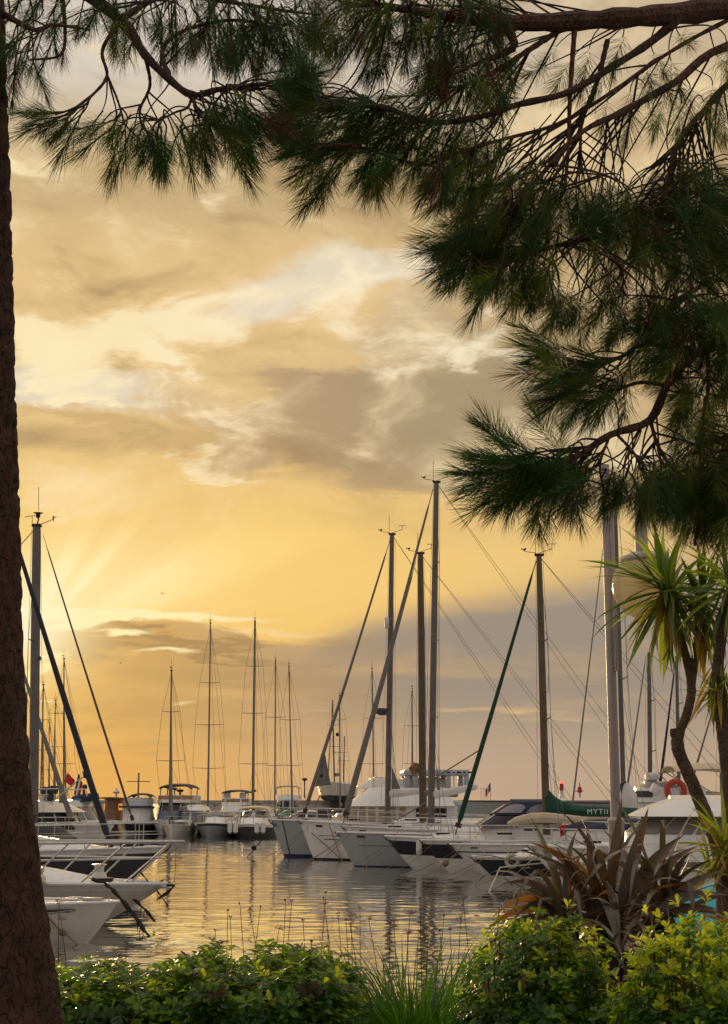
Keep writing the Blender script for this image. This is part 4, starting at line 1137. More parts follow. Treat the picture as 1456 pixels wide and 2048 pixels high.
hs = House(4, 11.6, 1.15, h.zs(.8) - .03, .38, fr=2.0, tum=.3, n=2.8); hs.shell(MB()).build('coachroof', WHITE, r)
for q in ((.08, .22), (.25, .38), (.62, .75), (.78, .92)): hs.pane(MB(), q[0], q[1], .3, .7).build('window', GLASS, r)
railing(r, h, .2, .62, 8, lean=0, r=.016)
q = f.loc(at(75, 1660, D))
rows = []
for px, pt, w_ in ((40, 1650, .9), (75, 1646, 1.0), (100, 1645, 1.0), (120, 1655, .95), (138, 1668, .75), (150, 1675, .4)):
    c = f.loc(at(px, pt, D)); rows.append((c[0], w_, h.zs(.6), max(c[2], h.zs(.6) + .05)))
cover(r, rows, GREYC, 'cockpit_cover')

# fifth: yacht behind with grey furled stay
D = 58.0
r, f, bw = boat('sailing_yacht', 'sailing yacht behind with a pale stay crossing the tall left mast', 'sailing yacht', (165, 1672), D, -3, 12, LG)
h = Hull(12, 3.8, 1.2, bw[2] + .1, 1.2, False)
bands(r, h, [('bottom', 0, .18, ANTIF), ('hull', .18, 1, WHITE)])
T = lambda px, py: (lambda q: np.array([q[0], 0, q[2]]))(f.loc(at(px, py, D)))
rig(r, T(0, 1650), T(6, 1230), .12, ALU, ((.4, 1.0), (.7, .8)), 3.4, (T(148, 1655), T(14, 1250)), .07, SAILG, (1, .8, 1.2), None, gear=False)
railing(r, h, .5, .6, 5, lean=0, r=.014)
P = [[T(119, 1585) * (1 - v) + (T(117, 1606) * (1 - u) + T(132, 1606) * u) * v for u in (0, 1)] for v in np.linspace(.03, 1, 4)]
MB().slab(P, .02).build('jib_clew', SAILG, r)

# cruiser with open dark cabin doors, behind
D = 66.0
r, f, bw = boat('motor_cruiser', 'cream flybridge cruiser with dark open cabin side, left behind the tall mast', 'motor yacht', (205, 1662), D, -6, 12, LG)
h = Hull(12, 4.0, 1.3, bw[2] + .25, 1.5, True); bands(r, h, [('bottom', 0, .17, ANTIF), ('hull', .17, 1, WHITE)])
X = lambda px: f.loc(at(px, 1640, D))[0]
Zp = lambda py: at(100, py, D)[2]
hs = House(X(20), X(158), 1.75, 1.2, Zp(1624) - 1.2, fr=.3, ar=0, tum=.05, n=3.5); hs.shell(MB()).build('saloon', CREAM, r)
for q in ((.18, .3), (.31, .44), (.56, .69), (.7, .82)): hs.pane(MB(), q[0], q[1], .08, .95).build('window', GLASS, r)
fb = House(X(10), X(165), 1.85, Zp(1624), Zp(1603) - Zp(1624), fr=1.0, ar=.2, tum=.15, n=3); fb.shell(MB()).build('flybridge', CREAM, r)
ah = MB()
for px in (60, 80, 108): ah.tube([(X(px), -1.4, Zp(1603)), (X(px), -1.4, Zp(1579))], .03, 5); ah.tube([(X(px), 1.4, Zp(1603)), (X(px), 1.4, Zp(1579))], .03, 5)
ah.build('frame_post', STEEL, r)
for s in (1.4, -1.4): MB().tube([(X(55), s, Zp(1579)), (X(150), s, Zp(1578)), (X(152), s, Zp(1592))], .035, 6).build('top_frame', STEEL, r)
MB().tube([(X(60), -1.4, Zp(1590)), (X(112), -1.4, Zp(1590))], .025, 5).build('flybridge_rail', STEEL, r)
for px, py in ((97, 1582), (113, 1580), (105, 1596)): MB().box((X(px), -.8, Zp(py)), (.35, .4, .35), bev=.08).build('instrument_box', GREYC, r)
MB().box((X(88), 0, Zp(1599)), (.5, .8, .6), bev=.1).build('seat', SAILW, r)
flag(r, (X(126), -1.2, Zp(1603)), Zp(1547) - Zp(1603), (RED,), w=.55, h=.34, droop=.6, lean=(.45, 0))

D = 74.0
r, f, bw = boat('motor_boat', 'white motor boat with navy and teal bundled canvas on top, behind the navy jib', 'motor boat', (232, 1655), D, -10, 11, LG)
h = Hull(11, 3.6, 1.2, bw[2] + .3, 1.2, True); bands(r, h, [('bottom', 0, .17, ANTIF), ('hull', .17, 1, WHITE)])
X = lambda px: f.loc(at(px, 1640, D))[0]
Zp = lambda py: at(170, py, D)[2]
hs = House(X(120), X(205), 1.6, 1.1, Zp(1602) - 1.1, fr=.9, ar=0, tum=.15, n=3); hs.shell(MB()).build('cabin', WHITE, r)
for q in ((.1, .3), (.32, .48), (.52, .68), (.7, .9)): hs.pane(MB(), q[0], q[1], .35, .8).build('window', CLEARV, r)
hs.pane(MB(), .62, .68, .3, .85, g=.03).build('oval_port', DARK, r)
cover(r, [(X(143), .5, Zp(1598), Zp(1592)), (X(158), .7, Zp(1600), Zp(1588)), (X(172), .7, Zp(1602), Zp(1587)), (X(186), .6, Zp(1600), Zp(1584)), (X(190), .3, Zp(1598), Zp(1586))], NAVY, 'bundled_canvas')
cover(r, [(X(150), .75, Zp(1604), Zp(1594)), (X(160), .8, Zp(1605), Zp(1590)), (X(168), .75, Zp(1604), Zp(1592))], TEALB, 'teal_canvas')
MB().tube([(X(162), 0, Zp(1592)), (X(161), 0, Zp(1576))], .07, 5).build('lamp_post', DARK, r)
MB().ball((X(163), 0, Zp(1574)), .14, 8, 6).build('lamp', DARK, r)
flag(r, (X(138), 0, Zp(1600)), Zp(1546) - Zp(1600), (BLUEF, WHITEF, RED), w=.6, h=1.0, droop=.9, lean=(.25, 0))

# teal-covered boat close by on the right, behind the spiky leaves
D = 17.5
bw = at(1285, 1800, D)
f = Frame(bw, 180, 5.5)
r = thing('covered_boat', 'small boat under a bright teal tarp behind the purple spiky leaves', 'boat', tuple(f.o), f.a)
h = Hull(5.5, 2.0, .75, .85, .7, True); bands(r, h, [('bottom', 0, .2, ANTIF), ('hull', .2, 1, WHITE)])
cover(r, [(5.4, .3, .75, .95), (5.1, .65, .65, 1.35), (4.4, .9, .58, 1.62), (3.2, 1.0, .55, 1.70), (2.0, 1.02, .5, 1.68), (.6, 1.0, .5, 1.45), (-.05, .95, .5, 1.1)], TEALC, 'tarp')
for x in (1.2, 2.6, 4.0): MB().tube([(x, y, z) for y, z in ((-1.06, .55), (-1.02, .9), (-.6, 1.55), (0, 1.72), (.6, 1.55), (1.02, .9), (1.06, .55))], .012, 5).build('tarp_rope', ROPEL, r)
# ------------------------------------------------------------------ far row, bows towards us
FG = 'boats moored in the far row facing the camera'
def far_motor(name, label, cx, wl_py, L, w_px, top_py, D, hullspec, cat='motor boat'):
    """cx: photograph column of the bow; faces -Y"""
    bw = at(cx, wl_py, D)
    B = w_px / FPX * D
    f = Frame(bw, 268 if cx < 500 else 271, L)
    r = thing(name, label, cat, tuple(f.o), f.a, FG)
    Fb = at(cx, top_py, D)[2]
    h = Hull(L, B, Fb * .78, Fb, L * .1, True, nose=3.0)
    bands(r, h, hullspec)
    return r, f, h, B
WS = lambda a=WHITE: [('bottom', 0, .2, ANTIF), ('hull', .2, 1, a)]
ZZ = lambda py, D: at(400, py, D)[2]

# wooden trawler with a lit window
D = 118
r, f, h, B = far_motor('trawler', 'brown wooden wheelhouse boat with a lit orange window', 205, 1660, 11, 62, 1640, D, [('bottom', 0, .2, ANTIF), ('hull', .2, 1, WOODB)])
w = House(2, 8, B * .36, .9, ZZ(1597, D) - .9, fr=.2, ar=0, tum=.05, n=5); w.shell(MB()).build('wheelhouse', WOODB, r)
for q in ((.41, .455), (.545, .59)): w.pane(MB(), q[0], q[1], .5, .78).build('lit_window', LITW, r)
w.pane(MB(), .48, .52, .3, .8).build('door', TEAK, r)
MB().slab([[(8.5 * u + 1 * (1 - u), B * .42 * v, ZZ(1595, D) + .05 * (1 - v * v)) for v in (-1, -.5, 0, .5, 1)] for u in (0, .5, 1)], .1).build('roof', TEAK, r)
MB().tube([(6, 0, ZZ(1595, D)), (6, 0, ZZ(1575, D))], .08, 6).build('funnel', WHITEM, r)
MB().ball((6, 0, ZZ(1583, D)), .3, 10, 6, (1, 1, .5)).build('radar', WHITEM, r)

D = 112
r, f, h, B = far_motor('motor_boat', 'motor boat with pale screen covers and dark bow band, left of the big bimini boat', 249, 1672, 10, 78, 1645, D, [('bottom', 0, .15, ANTIF), ('hull', .15, .55, GREYH), ('topsides', .55, .92, BLACKH), ('gunwale', .92, 1, WHITE)])
w = House(2, 6.5, B * .40, h.zs(.5) - .1, ZZ(1614, D) - h.zs(.5) + .1, fr=.4, ar=0, tum=.08, n=4); w.shell(MB()).build('wheelhouse', WHITE, r)
for q in ((.34, .45), (.455, .545), (.55, .66)): w.pane(MB(), q[0], q[1], .1, .92).build('screen_cover', SAILW, r)
w2 = House(2, 5.8, B * .36, ZZ(1612, D), ZZ(1596, D) - ZZ(1612, D), fr=.3, ar=.2, tum=.03, n=4); w2.shell(MB()).build('flybridge_screen', GREYH, r)
MB().slab([[(6.4 * u + 2 * (1 - u), B * .41 * v, ZZ(1612, D)) for v in (-1, 0, 1)] for u in (0, 1)], .14).build('visor', BLACKH, r)
canopy(MB(), 2, 4.8, B * .3, ZZ(1589, D), .35).build('bimini', GREYC, r)
for s in (1, -1): MB().tube([(4.5, s * B * .29, ZZ(1600, D)), (3.8, s * B * .29, ZZ(1591, D))], .03, 5).build('bimini_pole', STEEL, r)
m_ = MB().tube([(5, 0, ZZ(1596, D)), (5, 0, ZZ(1543, D))], .07, 6); m_.tube([(5, -.9, ZZ(1561, D)), (5, .9, ZZ(1561, D))], .035, 5); m_.build('signal_mast', TEAK, r)

D = 112
r, f, h, B = far_motor('flybridge_yacht', 'tall flybridge yacht with black bimini and dark windscreen', 320, 1668, 13, 74, 1640, D, WS(), 'motor yacht')
w = House(2, 9.5, B * .46, h.zs(.5) - .1, ZZ(1605, D) - h.zs(.5) + .1, fr=1.4, ar=0, tum=.1, n=4); w.shell(MB()).build('saloon', WHITE, r)
for q in ((.1, .3), (.32, .68), (.7, .9)): w.pane(MB(), q[0], q[1], .08, .96, nq=10).build('windscreen', GLASS, r)
w.pane(MB(), .41, .59, .1, .6, g=.05).build('screen_cover', GLASSB, r)
b2 = House(2, 8.3, B * .5, ZZ(1605, D), ZZ(1590, D) - ZZ(1605, D), fr=.3, ar=.2, tum=-.02, n=4); b2.shell(MB()).build('flybridge', CREAM, r)
b2.pane(MB(), .3, .7, .45, .95, nq=12).build('flybridge_screen', TEAK, r)
canopy(MB(), 2, 6.5, B * .44, ZZ(1570, D), .35, th=.1).build('bimini', GREYC, r)
for s in (1, -1):
    for x in (6.2, 3): MB().tube([(x, s * B * .44, ZZ(1592, D)), (x - .3, s * B * .44, ZZ(1574, D))], .05, 5).build('bimini_pole', WHITEM, r)
MB().lathe((4, 0, ZZ(1590, D)), [(.08, 0), (.08, .25), (.28, .32), (.28, .45), (.05, .5)], 10).build('radar', DARK, r)

D = 108
r, f, h, B = far_motor('motor_boat', 'small motor boat with rounded white hardtop, between the bow-on yacht and the open motor boat', 366, 1668, 8, 66, 1645, D + 4, WS())
w = House(1, 5, B * .42, h.zs(.5) - .1, ZZ(1622, D) - h.zs(.5), fr=.5, ar=0, tum=.05, n=3); w.shell(MB()).build('cabin', WHITE, r)
for q in ((.1, .3), (.33, .49), (.51, .67), (.7, .9)): w.pane(MB(), q[0], q[1], .2, .9).build('window', CLEARV, r)
w = House(1, 4.8, B * .44, ZZ(1622, D), ZZ(1614, D) - ZZ(1622, D), fr=.5, ar=.1, tum=.2, n=3); w.shell(MB(), crown=.15).build('hardtop', WHITE, r)

D = 107
r, f, h, B = far_motor('motor_boat', 'white open motor boat with wide raked windscreen, below the tallest far mast', 417, 1674, 10, 82, 1646, D, [('bottom', 0, .15, ANTIF), ('hull', .15, .85, GREYH), ('gunwale', .85, 1, GREYC)])
w = House(1, 7.8, B * .40, h.zs(.5) - .1, ZZ(1632, D) - h.zs(.5), fr=1.2, ar=0, tum=.15, n=3); w.shell(MB()).build('cabin', WHITE, r)
w = House(1, 6.6, B * .36, ZZ(1633, D), ZZ(1624, D) - ZZ(1633, D), fr=.8, ar=0, tum=.1, n=3); w.shell(MB()).build('windscreen', GREYH, r)
for q in ((.3, .44), (.45, .55), (.56, .7)): w.pane(MB(), q[0], q[1], .15, .9).build('pane', CLEARV, r)
railing(r, h, .4, .6, 5, r=.025, mid=False)
for s in (1, -1): MB().ball((8.3, s * B * .47, .6), .3, 8, 6, (1, .6, 1.5)).build('tyre_fender', DARK, r)

D = 106
r, f, h, B = far_motor('motor_boat', 'white motor boat with cream canvas top and fenders over its bow', 495, 1674, 10, 84, 1648, D, [('bottom', 0, .15, ANTIF), ('hull', .15, .85, GREYC), ('gunwale', .85, 1, WHITE)])
w = House(1, 8.2, B * .44, h.zs(.5) - .1, ZZ(1634, D) - h.zs(.5), fr=1.0, ar=0, tum=.15, n=3); w.shell(MB()).build('cabin', WHITE, r)
w = House(1, 6.6, B * .36, ZZ(1634, D), ZZ(1624, D) - ZZ(1634, D), fr=.5, ar=0, tum=.08, n=3.5); w.shell(MB()).build('windscreen', WHITE, r)
for q in ((.31, .49), (.51, .69)): w.pane(MB(), q[0], q[1], .05, .95).build('pane', CLEARV, r)
canopy(MB(), 1, 6.3, B * .36, ZZ(1617, D), .3, th=.08).build('canvas_top', CREAMC, r)
railing(r, h, .4, .6, 5, r=.025, mid=False)
ang_ = f.a
for k, (px, wd) in enumerate(((460, .16), (471, .17), (514, .17), (526, .16))):
    q = at(px, 1655, D - 1.5)
    fo = MB().lathe((0, 0, 0), [(.02, .42), (wd, .3), (wd, -.3), (.02, -.42)], 10).build('fender', FEND); fo.location = tuple(q)
    tag(fo, ['white fender at the left corner of the cream canvas boat', 'white fender second from left on the cream canvas boat', 'white fender second from right on the cream canvas boat', 'white fender at the right corner of the cream canvas boat'][k], 'fender', 'fenders on the cream canvas boat')

D = 128
r, f, h, B = far_motor('flybridge_yacht', 'white flybridge yacht with two seats under a dark bimini, behind the canvas top boat', 452, 1660, 12, 62, 1638, D, WS(), 'motor yacht')
w = House(2, 9, B * .48, h.zs(.5) - .1, ZZ(1612, D) - h.zs(.5) + .1, fr=1.0, ar=0, tum=.1, n=4); w.shell(MB()).build('saloon', WHITE, r)
w.pane(MB(), .28, .72, .1, .6, nq=12).build('windscreen', GLASS, r)
b2 = House(2, 7.8, B * .47, ZZ(1611, D), ZZ(1597, D) - ZZ(1611, D), fr=.3, ar=.2, tum=0, n=4); b2.shell(MB()).build('flybridge', WHITE, r)
b2.pane(MB(), .3, .7, .5, .95, nq=10).build('flybridge_screen', TEAK, r)
for s in (1, -1): MB().box((6, s * .7, ZZ(1593, D)), (.3, .6, .7), bev=.1).build('seat', SAILW, r)
canopy(MB(), 2, 6.5, B * .42, ZZ(1582, D), .3, th=.08).build('bimini', GREYC, r)
for s in (1, -1): MB().tube([(6, s * B * .42, ZZ(1600, D)), (5.6, s * B * .42, ZZ(1585, D))], .04, 5).build('bimini_pole', STEEL, r)

D = 140
r, f, h, B = far_motor('flybridge_yacht', 'distant flybridge boat with green panel, right of the twin masts', 570, 1655, 12, 52, 1632, D, WS(), 'motor yacht')
w = House(2, 9, B * .46, h.zs(.5) - .1, ZZ(1600, D) - h.zs(.5) + .1, fr=.8, ar=0, tum=.1, n=4); w.shell(MB()).build('saloon', GREYH, r)
w.pane(MB(), .3, .7, .55, .95, nq=10).build('windscreen', GLASS, r); w.pane(MB(), .42, .6, .2, .5, nq=6).build('panel', mat('green_paint', (.04, .2, .09), .5), r)
b2 = House(2, 7.8, B * .5, ZZ(1599, D), ZZ(1590, D) - ZZ(1599, D), fr=.3, ar=.2, tum=0, n=4); b2.shell(MB()).build('flybridge', WHITE, r)
canopy(MB(), 2, 6.5, B * .45, ZZ(1572, D), .25, th=.08).build('bimini', CREAMC, r)
for s in (1, -1): MB().tube([(6, s * B * .45, ZZ(1592, D)), (5.6, s * B * .45, ZZ(1574, D))], .04, 5).build('bimini_pole', STEEL, r)

# sailing yachts seen bow-on
def bow_on(label, cx, wl, D, Fpy, w_px, mast, sp, L=11, m=ALU, mr=.09, twin=False, hull_m=WHITE, grp='sailing yachts in the far row seen bow-on', gear=True):
    bw = at(cx, wl, D); B = w_px / FPX * D
    f = Frame(bw, 270, L)
    r = thing('sailing_yacht', label, 'sailing yacht', tuple(f.o), f.a, grp)
    h = Hull(L, B, at(cx, Fpy, D)[2] * .8, at(cx, Fpy, D)[2], 1.0, False)
    bands(r, h, [('bottom', 0, .18, ANTIF), ('hull', .18, 1, hull_m)])
    mx = L * .58
    Dm = bw[1] + L - mx
    b, t = f.loc(at(mast[0][0], mast[0][1], Dm)), f.loc(at(mast[1][0], mast[1][1], Dm))
    b[2] = h.zs(.58)
    H = t[2] - b[2]
    spr = [((at(728, py, Dm)[2] - b[2]) / H, hw / FPX * Dm) for py, hw in sp]
    rig(r, b, t, mr, m, spr, B * .9, ((L - .3, 0, h.zs(.97) + .1), t - np.array([-.15, 0, .3])), .05, SAILG, (.1, B * .2, h.zs(0)), ((b[0] - .3, 0, b[2] + 1.2), (b[0] - 4, 0, b[2] + 1.3)), SAILG, .16, gear, shr=.012)
    hs = House(2, mx + 1.2, B * .3, h.zs(.5) - .03, .4, fr=.8, tum=.2, n=3); hs.shell(MB()).build('coachroof', WHITE, r)
    hs.pane(MB(), .35, .65, .3, .8).build('window', GLASS, r)
    railing(r, h, .55, .6, 3, r=.016, mid=False)
    return r
bow_on('sailing yacht seen bow-on with a single spreader pair, right of the black bimini yacht', 342, 1674, 107, 1650, 68, ((339, 1640), (343, 1342)), ((1522, 28), (1424, 18)), mr=.1)
bow_on('sailing yacht with tall slim mast behind the wide raked windscreen', 414, 1660, 122, 1636, 62, ((416, 1640), (421, 1247)), ((1537, 32), (1450, 28), (1366, 20)), L=13)
bow_on('sailing yacht with the thick twin-looking mast behind the cream canvas boat', 506, 1660, 120, 1636, 64, ((505, 1640), (510, 1243)), ((1528, 29), (1427, 24), (1333, 17)), L=13, mr=.15)
bow_on('sailing yacht with the left of two slim masts in front of the harbour wall', 549, 1658, 136, 1634, 52, ((549, 1640), (551, 1322)), ((1531, 24), (1435, 20)), L=12)
bow_on('sailing yacht with the right of two slim masts in front of the harbour wall', 585, 1658, 134, 1634, 56, ((584, 1640), (578, 1333)), ((1531, 22), (1440, 20)), L=12)
bow_on('sailing yacht far back, short thin mast left of the radar mast', 680, 1652, 150, 1632, 46, ((681, 1640), (679, 1392)), ((1505, 16), (1440, 12)), L=10, mr=.08)
bow_on('sailing yacht far back with a sunlit mast just left of the radar mast', 748, 1655, 140, 1632, 50, ((749, 1640), (744, 1337)), ((1528, 24), (1437, 18)), L=12)
bow_on('sailing yacht far back between the radar mast and the bronze mast', 824, 1655, 140, 1632, 50, ((826, 1640), (824, 1378)), ((1528, 20), (1452, 16)), L=11, mr=.08)
bow_on('sailing yacht with the mast in the light nearest the sun, beside the pine trunk', 52, 1656, 130, 1634, 50, ((50, 1640), (53, 1388)), ((1480, 18),), L=11, mr=.09)
bow_on('sailing yacht with the mast second from the pine trunk, against the glow', 84, 1656, 126, 1634, 52, ((80, 1640), (87, 1370)), ((1500, 20), (1440, 14)), L=11, mr=.09)
bow_on('sailing yacht with a thin mast between two thicker ones near the sun', 108, 1656, 136, 1634, 48, ((106, 1640), (111, 1402)), ((1494, 20), (1427, 14)), L=11, mr=.075)
bow_on('sailing yacht with the tallest far mast near the sun', 130, 1658, 122, 1634, 54, ((127, 1640), (128, 1318)), ((1528, 22), (1427, 18)), L=12, mr=.085)
bow_on('sailing yacht with the shortest thin mast near the sun', 97, 1654, 146, 1634, 44, ((96, 1640), (99, 1446)), ((1540, 14),), L=9, mr=.07)

# ketch standing ashore on the breakwater
D = 168
bw = at(655, 1600, D); f = Frame(bw, 262, 12)
r = thing('ketch', 'dark-bottomed ketch standing ashore on the harbour wall with two masts', 'sailing yacht', (f.o[0], f.o[1], 2.9), f.a)
h = Hull(12, 4.4, 1.3, 1.75, 1.2, False)
bands(r, h, [('topsides', .3, 1, CREAM)])
kl = MB(); h.strip(kl, 0, .3, 3); kl.build('bottom', ANTIF, r)
cover(r, [(9.5, .15, -.9, -.25), (8, .35, -1.1, -.2), (4, .4, -1.15, -.2), (2, .2, -1.0, -.25)], ANTIF, 'keel')
for x in (3, 8):
    for s in (1, -1): MB().tube([(x, s * 2.2, -1.2), (x, s * 1.5, .3)], .07, 5).build('shore_prop', WOODB, r)
hs = House(2.5, 8, 1.2, 1.2, .6, fr=.7, tum=.2, n=3); hs.shell(MB()).build('deckhouse', WHITE, r)
zt = at(658, 1394, D)[2] - 2.9; z2 = at(650, 1465, D)[2] - 2.9
rig(r, (7.2, 0, 1.4), (7.0, -.3, zt), .13, BRONZEM, ((.45, .9), (.7, .7)), 3.6, ((11.9, 0, 1.7), (7.1, -.3, zt - .3)), .05, SAILG, None, ((7, 0, 2.6), (3.5, 0, 2.7)), SAILG, .2, False)
rig(r, (2.4, .3, 1.4), (2.4, .4, z2), .11, BRONZEM, ((.5, .7),), 3.0, None, .05, SAILG, None, None, SAILG, .2, False, lines=False)
MB().ball((7.1, 0.3, z2), .22, 8, 6).build('masthead_ball', DARK, r)

# small craft and clutter under the wall, far side
cl = random.Random(9)
for k, (px, lab) in enumerate(((612, 'low white motor boat at the foot of the harbour wall beside the furled jib'), (530, 'small white cabin boat just right of the thick mast at the harbour wall'), (640, 'small blue-covered boat under the ketch ashore'))):
    D = 132 + 4 * k
    r, f, h, B = far_motor('cabin_boat', lab, px, 1656, 7, 58, 1636, D, WS())
    w = House(1, 5, B * .4, h.zs(.5) - .1, .9, fr=.6, tum=.1, n=3); w.shell(MB()).build('cabin', WHITE if k < 2 else BLUEC, r)
    for q in ((.1, .3), (.34, .49), (.51, .66), (.7, .9)): w.pane(MB(), q[0], q[1], .35, .85).build('window', GLASS, r)

# harbour lights
def beacon(px, pt, pb, D, lit, label):
    z0 = 2.9; q = at(px, pb, D)
    r = thing('harbour_beacon', label, 'beacon', (q[0], D, z0))
    zt = at(px, pt, D)[2] - z0; w = .22 / 1.0
    MB().lathe((0, 0, 0), [(w * 1.5, 0), (w * 1.2, .2), (w, .3), (w, zt * .45)], 12).build('post', WHITEM, r)
    MB().lathe((0, 0, zt * .45), [(w * 1.05, 0), (w * 1.05, zt * .42)], 12).build('tower', REDP, r)
    MB().lathe((0, 0, zt * .88), [(w * .8, 0), (w * .9, zt * .05), (w * .7, zt * .1), (.03, zt * .13)], 12).build('lamp', REDLAMP if lit else REDP, r)
    return r
beacon(1124, 1563, 1612, 176, True, 'red and white harbour beacon with its red lamp lit')
q = at(1160, 1600, 176)
r = thing('harbour_mark', 'thin red and white striped post with a crossbar on the wall', 'beacon', (q[0], 176, 2.9))
zt = at(1160, 1568, 176)[2] - 2.9
MB().tube([(0, 0, 0), (0, 0, zt * .4)], .14, 8).build('post', WHITEM, r); MB().tube([(0, 0, zt * .4), (0, 0, zt * .8)], [.3, .2], 8).build('topmark', REDP, r)
MB().tube([(0, 0, zt * .8), (0, 0, zt * 1.1)], .05, 6).build('staff', DARK, r); MB().tube([(-.7, 0, zt * .5), (.4, 0, zt * .5)], .05, 6).build('crossbar', DARK, r)
for k, (px, py) in enumerate(((430 + 280 * .275, 1585), (609, 1562), (247 + 102, 1581))):
    q = at(px, 1600, 176); r = thing('wall_lamp_post', ['small lamp post on the wall right of the far twin mast', 'lamp post on the wall with stacked cross arms', 'small lamp post on the wall beside the black bimini'][k], 'lamp post', (q[0], 176, 2.9))
    zt = at(px, py, 176)[2] - 2.9
    MB().tube([(0, 0, 0), (0, 0, zt)], .07, 6).build('post', DARK, r); MB().lathe((0, 0, zt), [(.1, 0), (.35, .15), (.3, .3), (.05, .35)], 8).build('lamp_head', DARK, r)
for k, (px, py, D) in enumerate(((325, 1187, 160), (241, 1326, 190))):
    q = at(px, py, D); r = thing('gull', ['tiny gull gliding above the low cloud bank', 'tiny gull flying low left of the far masts'][k], 'bird', tuple(q)); r.scale = (.5, .5, .5)
    MB().ball((0, 0, 0), .13, 8, 6, (1, 2, 1)).build('body', GREYC, r)
    for s in (1, -1): MB().slab([[(s * (.05 + .55 * u), .12 - .24 * v - .1 * u, .12 * math.sin(3 * u) + .02) for u in (0, .35, .7, 1)] for v in (0, 1)], .02).build('wing', GREYC, r)
# ------------------------------------------------------------------ plants
NEEDLE = [mat('pine_needle_dark', (0.040, 0.100, 0.016), .4, .4, 3, trans=.48, tcol=(0.15, 0.36, 0.03)),
          mat('pine_needle_olive', (0.085, 0.120, 0.018), .4, .4, 3, trans=.55, tcol=(0.40, 0.50, 0.04))]
def bark_mat(name, c0, c1, sc):
    m = mat(name, c0, .95, .45, 9, .8, 40)
    t = m.node_tree; p = next(n for n in t.nodes if n.type == 'BSDF_PRINCIPLED')
    src = p.inputs['Base Color'].links[0].from_socket
    tcn = t.nodes.new('ShaderNodeTexCoord'); mp = t.nodes.new('ShaderNodeMapping'); mp.inputs['Scale'].default_value = (1, 1, .22)
    nz = t.nodes.new('ShaderNodeTexNoise'); nz.inputs['Scale'].default_value = 14; nz.inputs['Detail'].default_value = 4
    t.links.new(tcn.outputs['Object'], nz.inputs['Vector'])
    ad = t.nodes.new('ShaderNodeMix'); ad.data_type = 'VECTOR'; ad.inputs[0].default_value = .06
    t.links.new(tcn.outputs['Object'], ad.inputs[4]); t.links.new(nz.outputs['Color'], ad.inputs[5]); t.links.new(ad.outputs[1], mp.inputs[0])
    vo = t.nodes.new('ShaderNodeTexVoronoi'); vo.feature = 'DISTANCE_TO_EDGE'; vo.inputs['Scale'].default_value = sc
    t.links.new(mp.outputs[0], vo.inputs['Vector'])
    vc = t.nodes.new('ShaderNodeTexVoronoi'); vc.inputs['Scale'].default_value = sc
    t.links.new(mp.outputs[0], vc.inputs['Vector'])
    mr = t.nodes.new('ShaderNodeMapRange'); mr.inputs[1].default_value = 0.0; mr.inputs[2].default_value = .05
    t.links.new(vo.outputs['Distance'], mr.inputs[0])
    mx_ = t.nodes.new('ShaderNodeMix'); mx_.data_type = 'RGBA'; mx_.inputs[6].default_value = (.036, .019, .013, 1)
    hs_ = t.nodes.new('ShaderNodeMix'); hs_.data_type = 'RGBA'; hs_.blend_type = 'MULTIPLY'; hs_.inputs[0].default_value = .18
    t.links.new(src, hs_.inputs[6]); t.links.new(vc.outputs['Color'], hs_.inputs[7])
    t.links.new(mr.outputs[0], mx_.inputs[0]); t.links.new(hs_.outputs[2], mx_.inputs[7]); t.links.new(mx_.outputs[2], p.inputs['Base Color'])
    b2 = t.nodes.new('ShaderNodeBump'); b2.inputs['Strength'].default_value = .9; b2.inputs['Distance'].default_value = .012
    b1 = p.inputs['Normal'].links[0].from_node
    t.links.new(mr.outputs[0], b2.inputs['Height']); t.links.new(b1.outputs[0], b2.inputs['Normal']); t.links.new(b2.outputs[0], p.inputs['Normal'])
    return m
NEEDLE.append(mat('pine_needle_dead', (0.11, 0.055, 0.02), .6, .3, 3, trans=.4, tcol=(0.40, 0.18, 0.04)))
BARK = bark_mat('pine_bark', (0.098, 0.044, 0.028), None, 34)
TWIG = mat('pine_twig', (0.035, 0.022, 0.015), .9, .3, 20)

def rot_to(d):
    return Vector(d).to_track_quat('Z', 'Y').to_matrix()

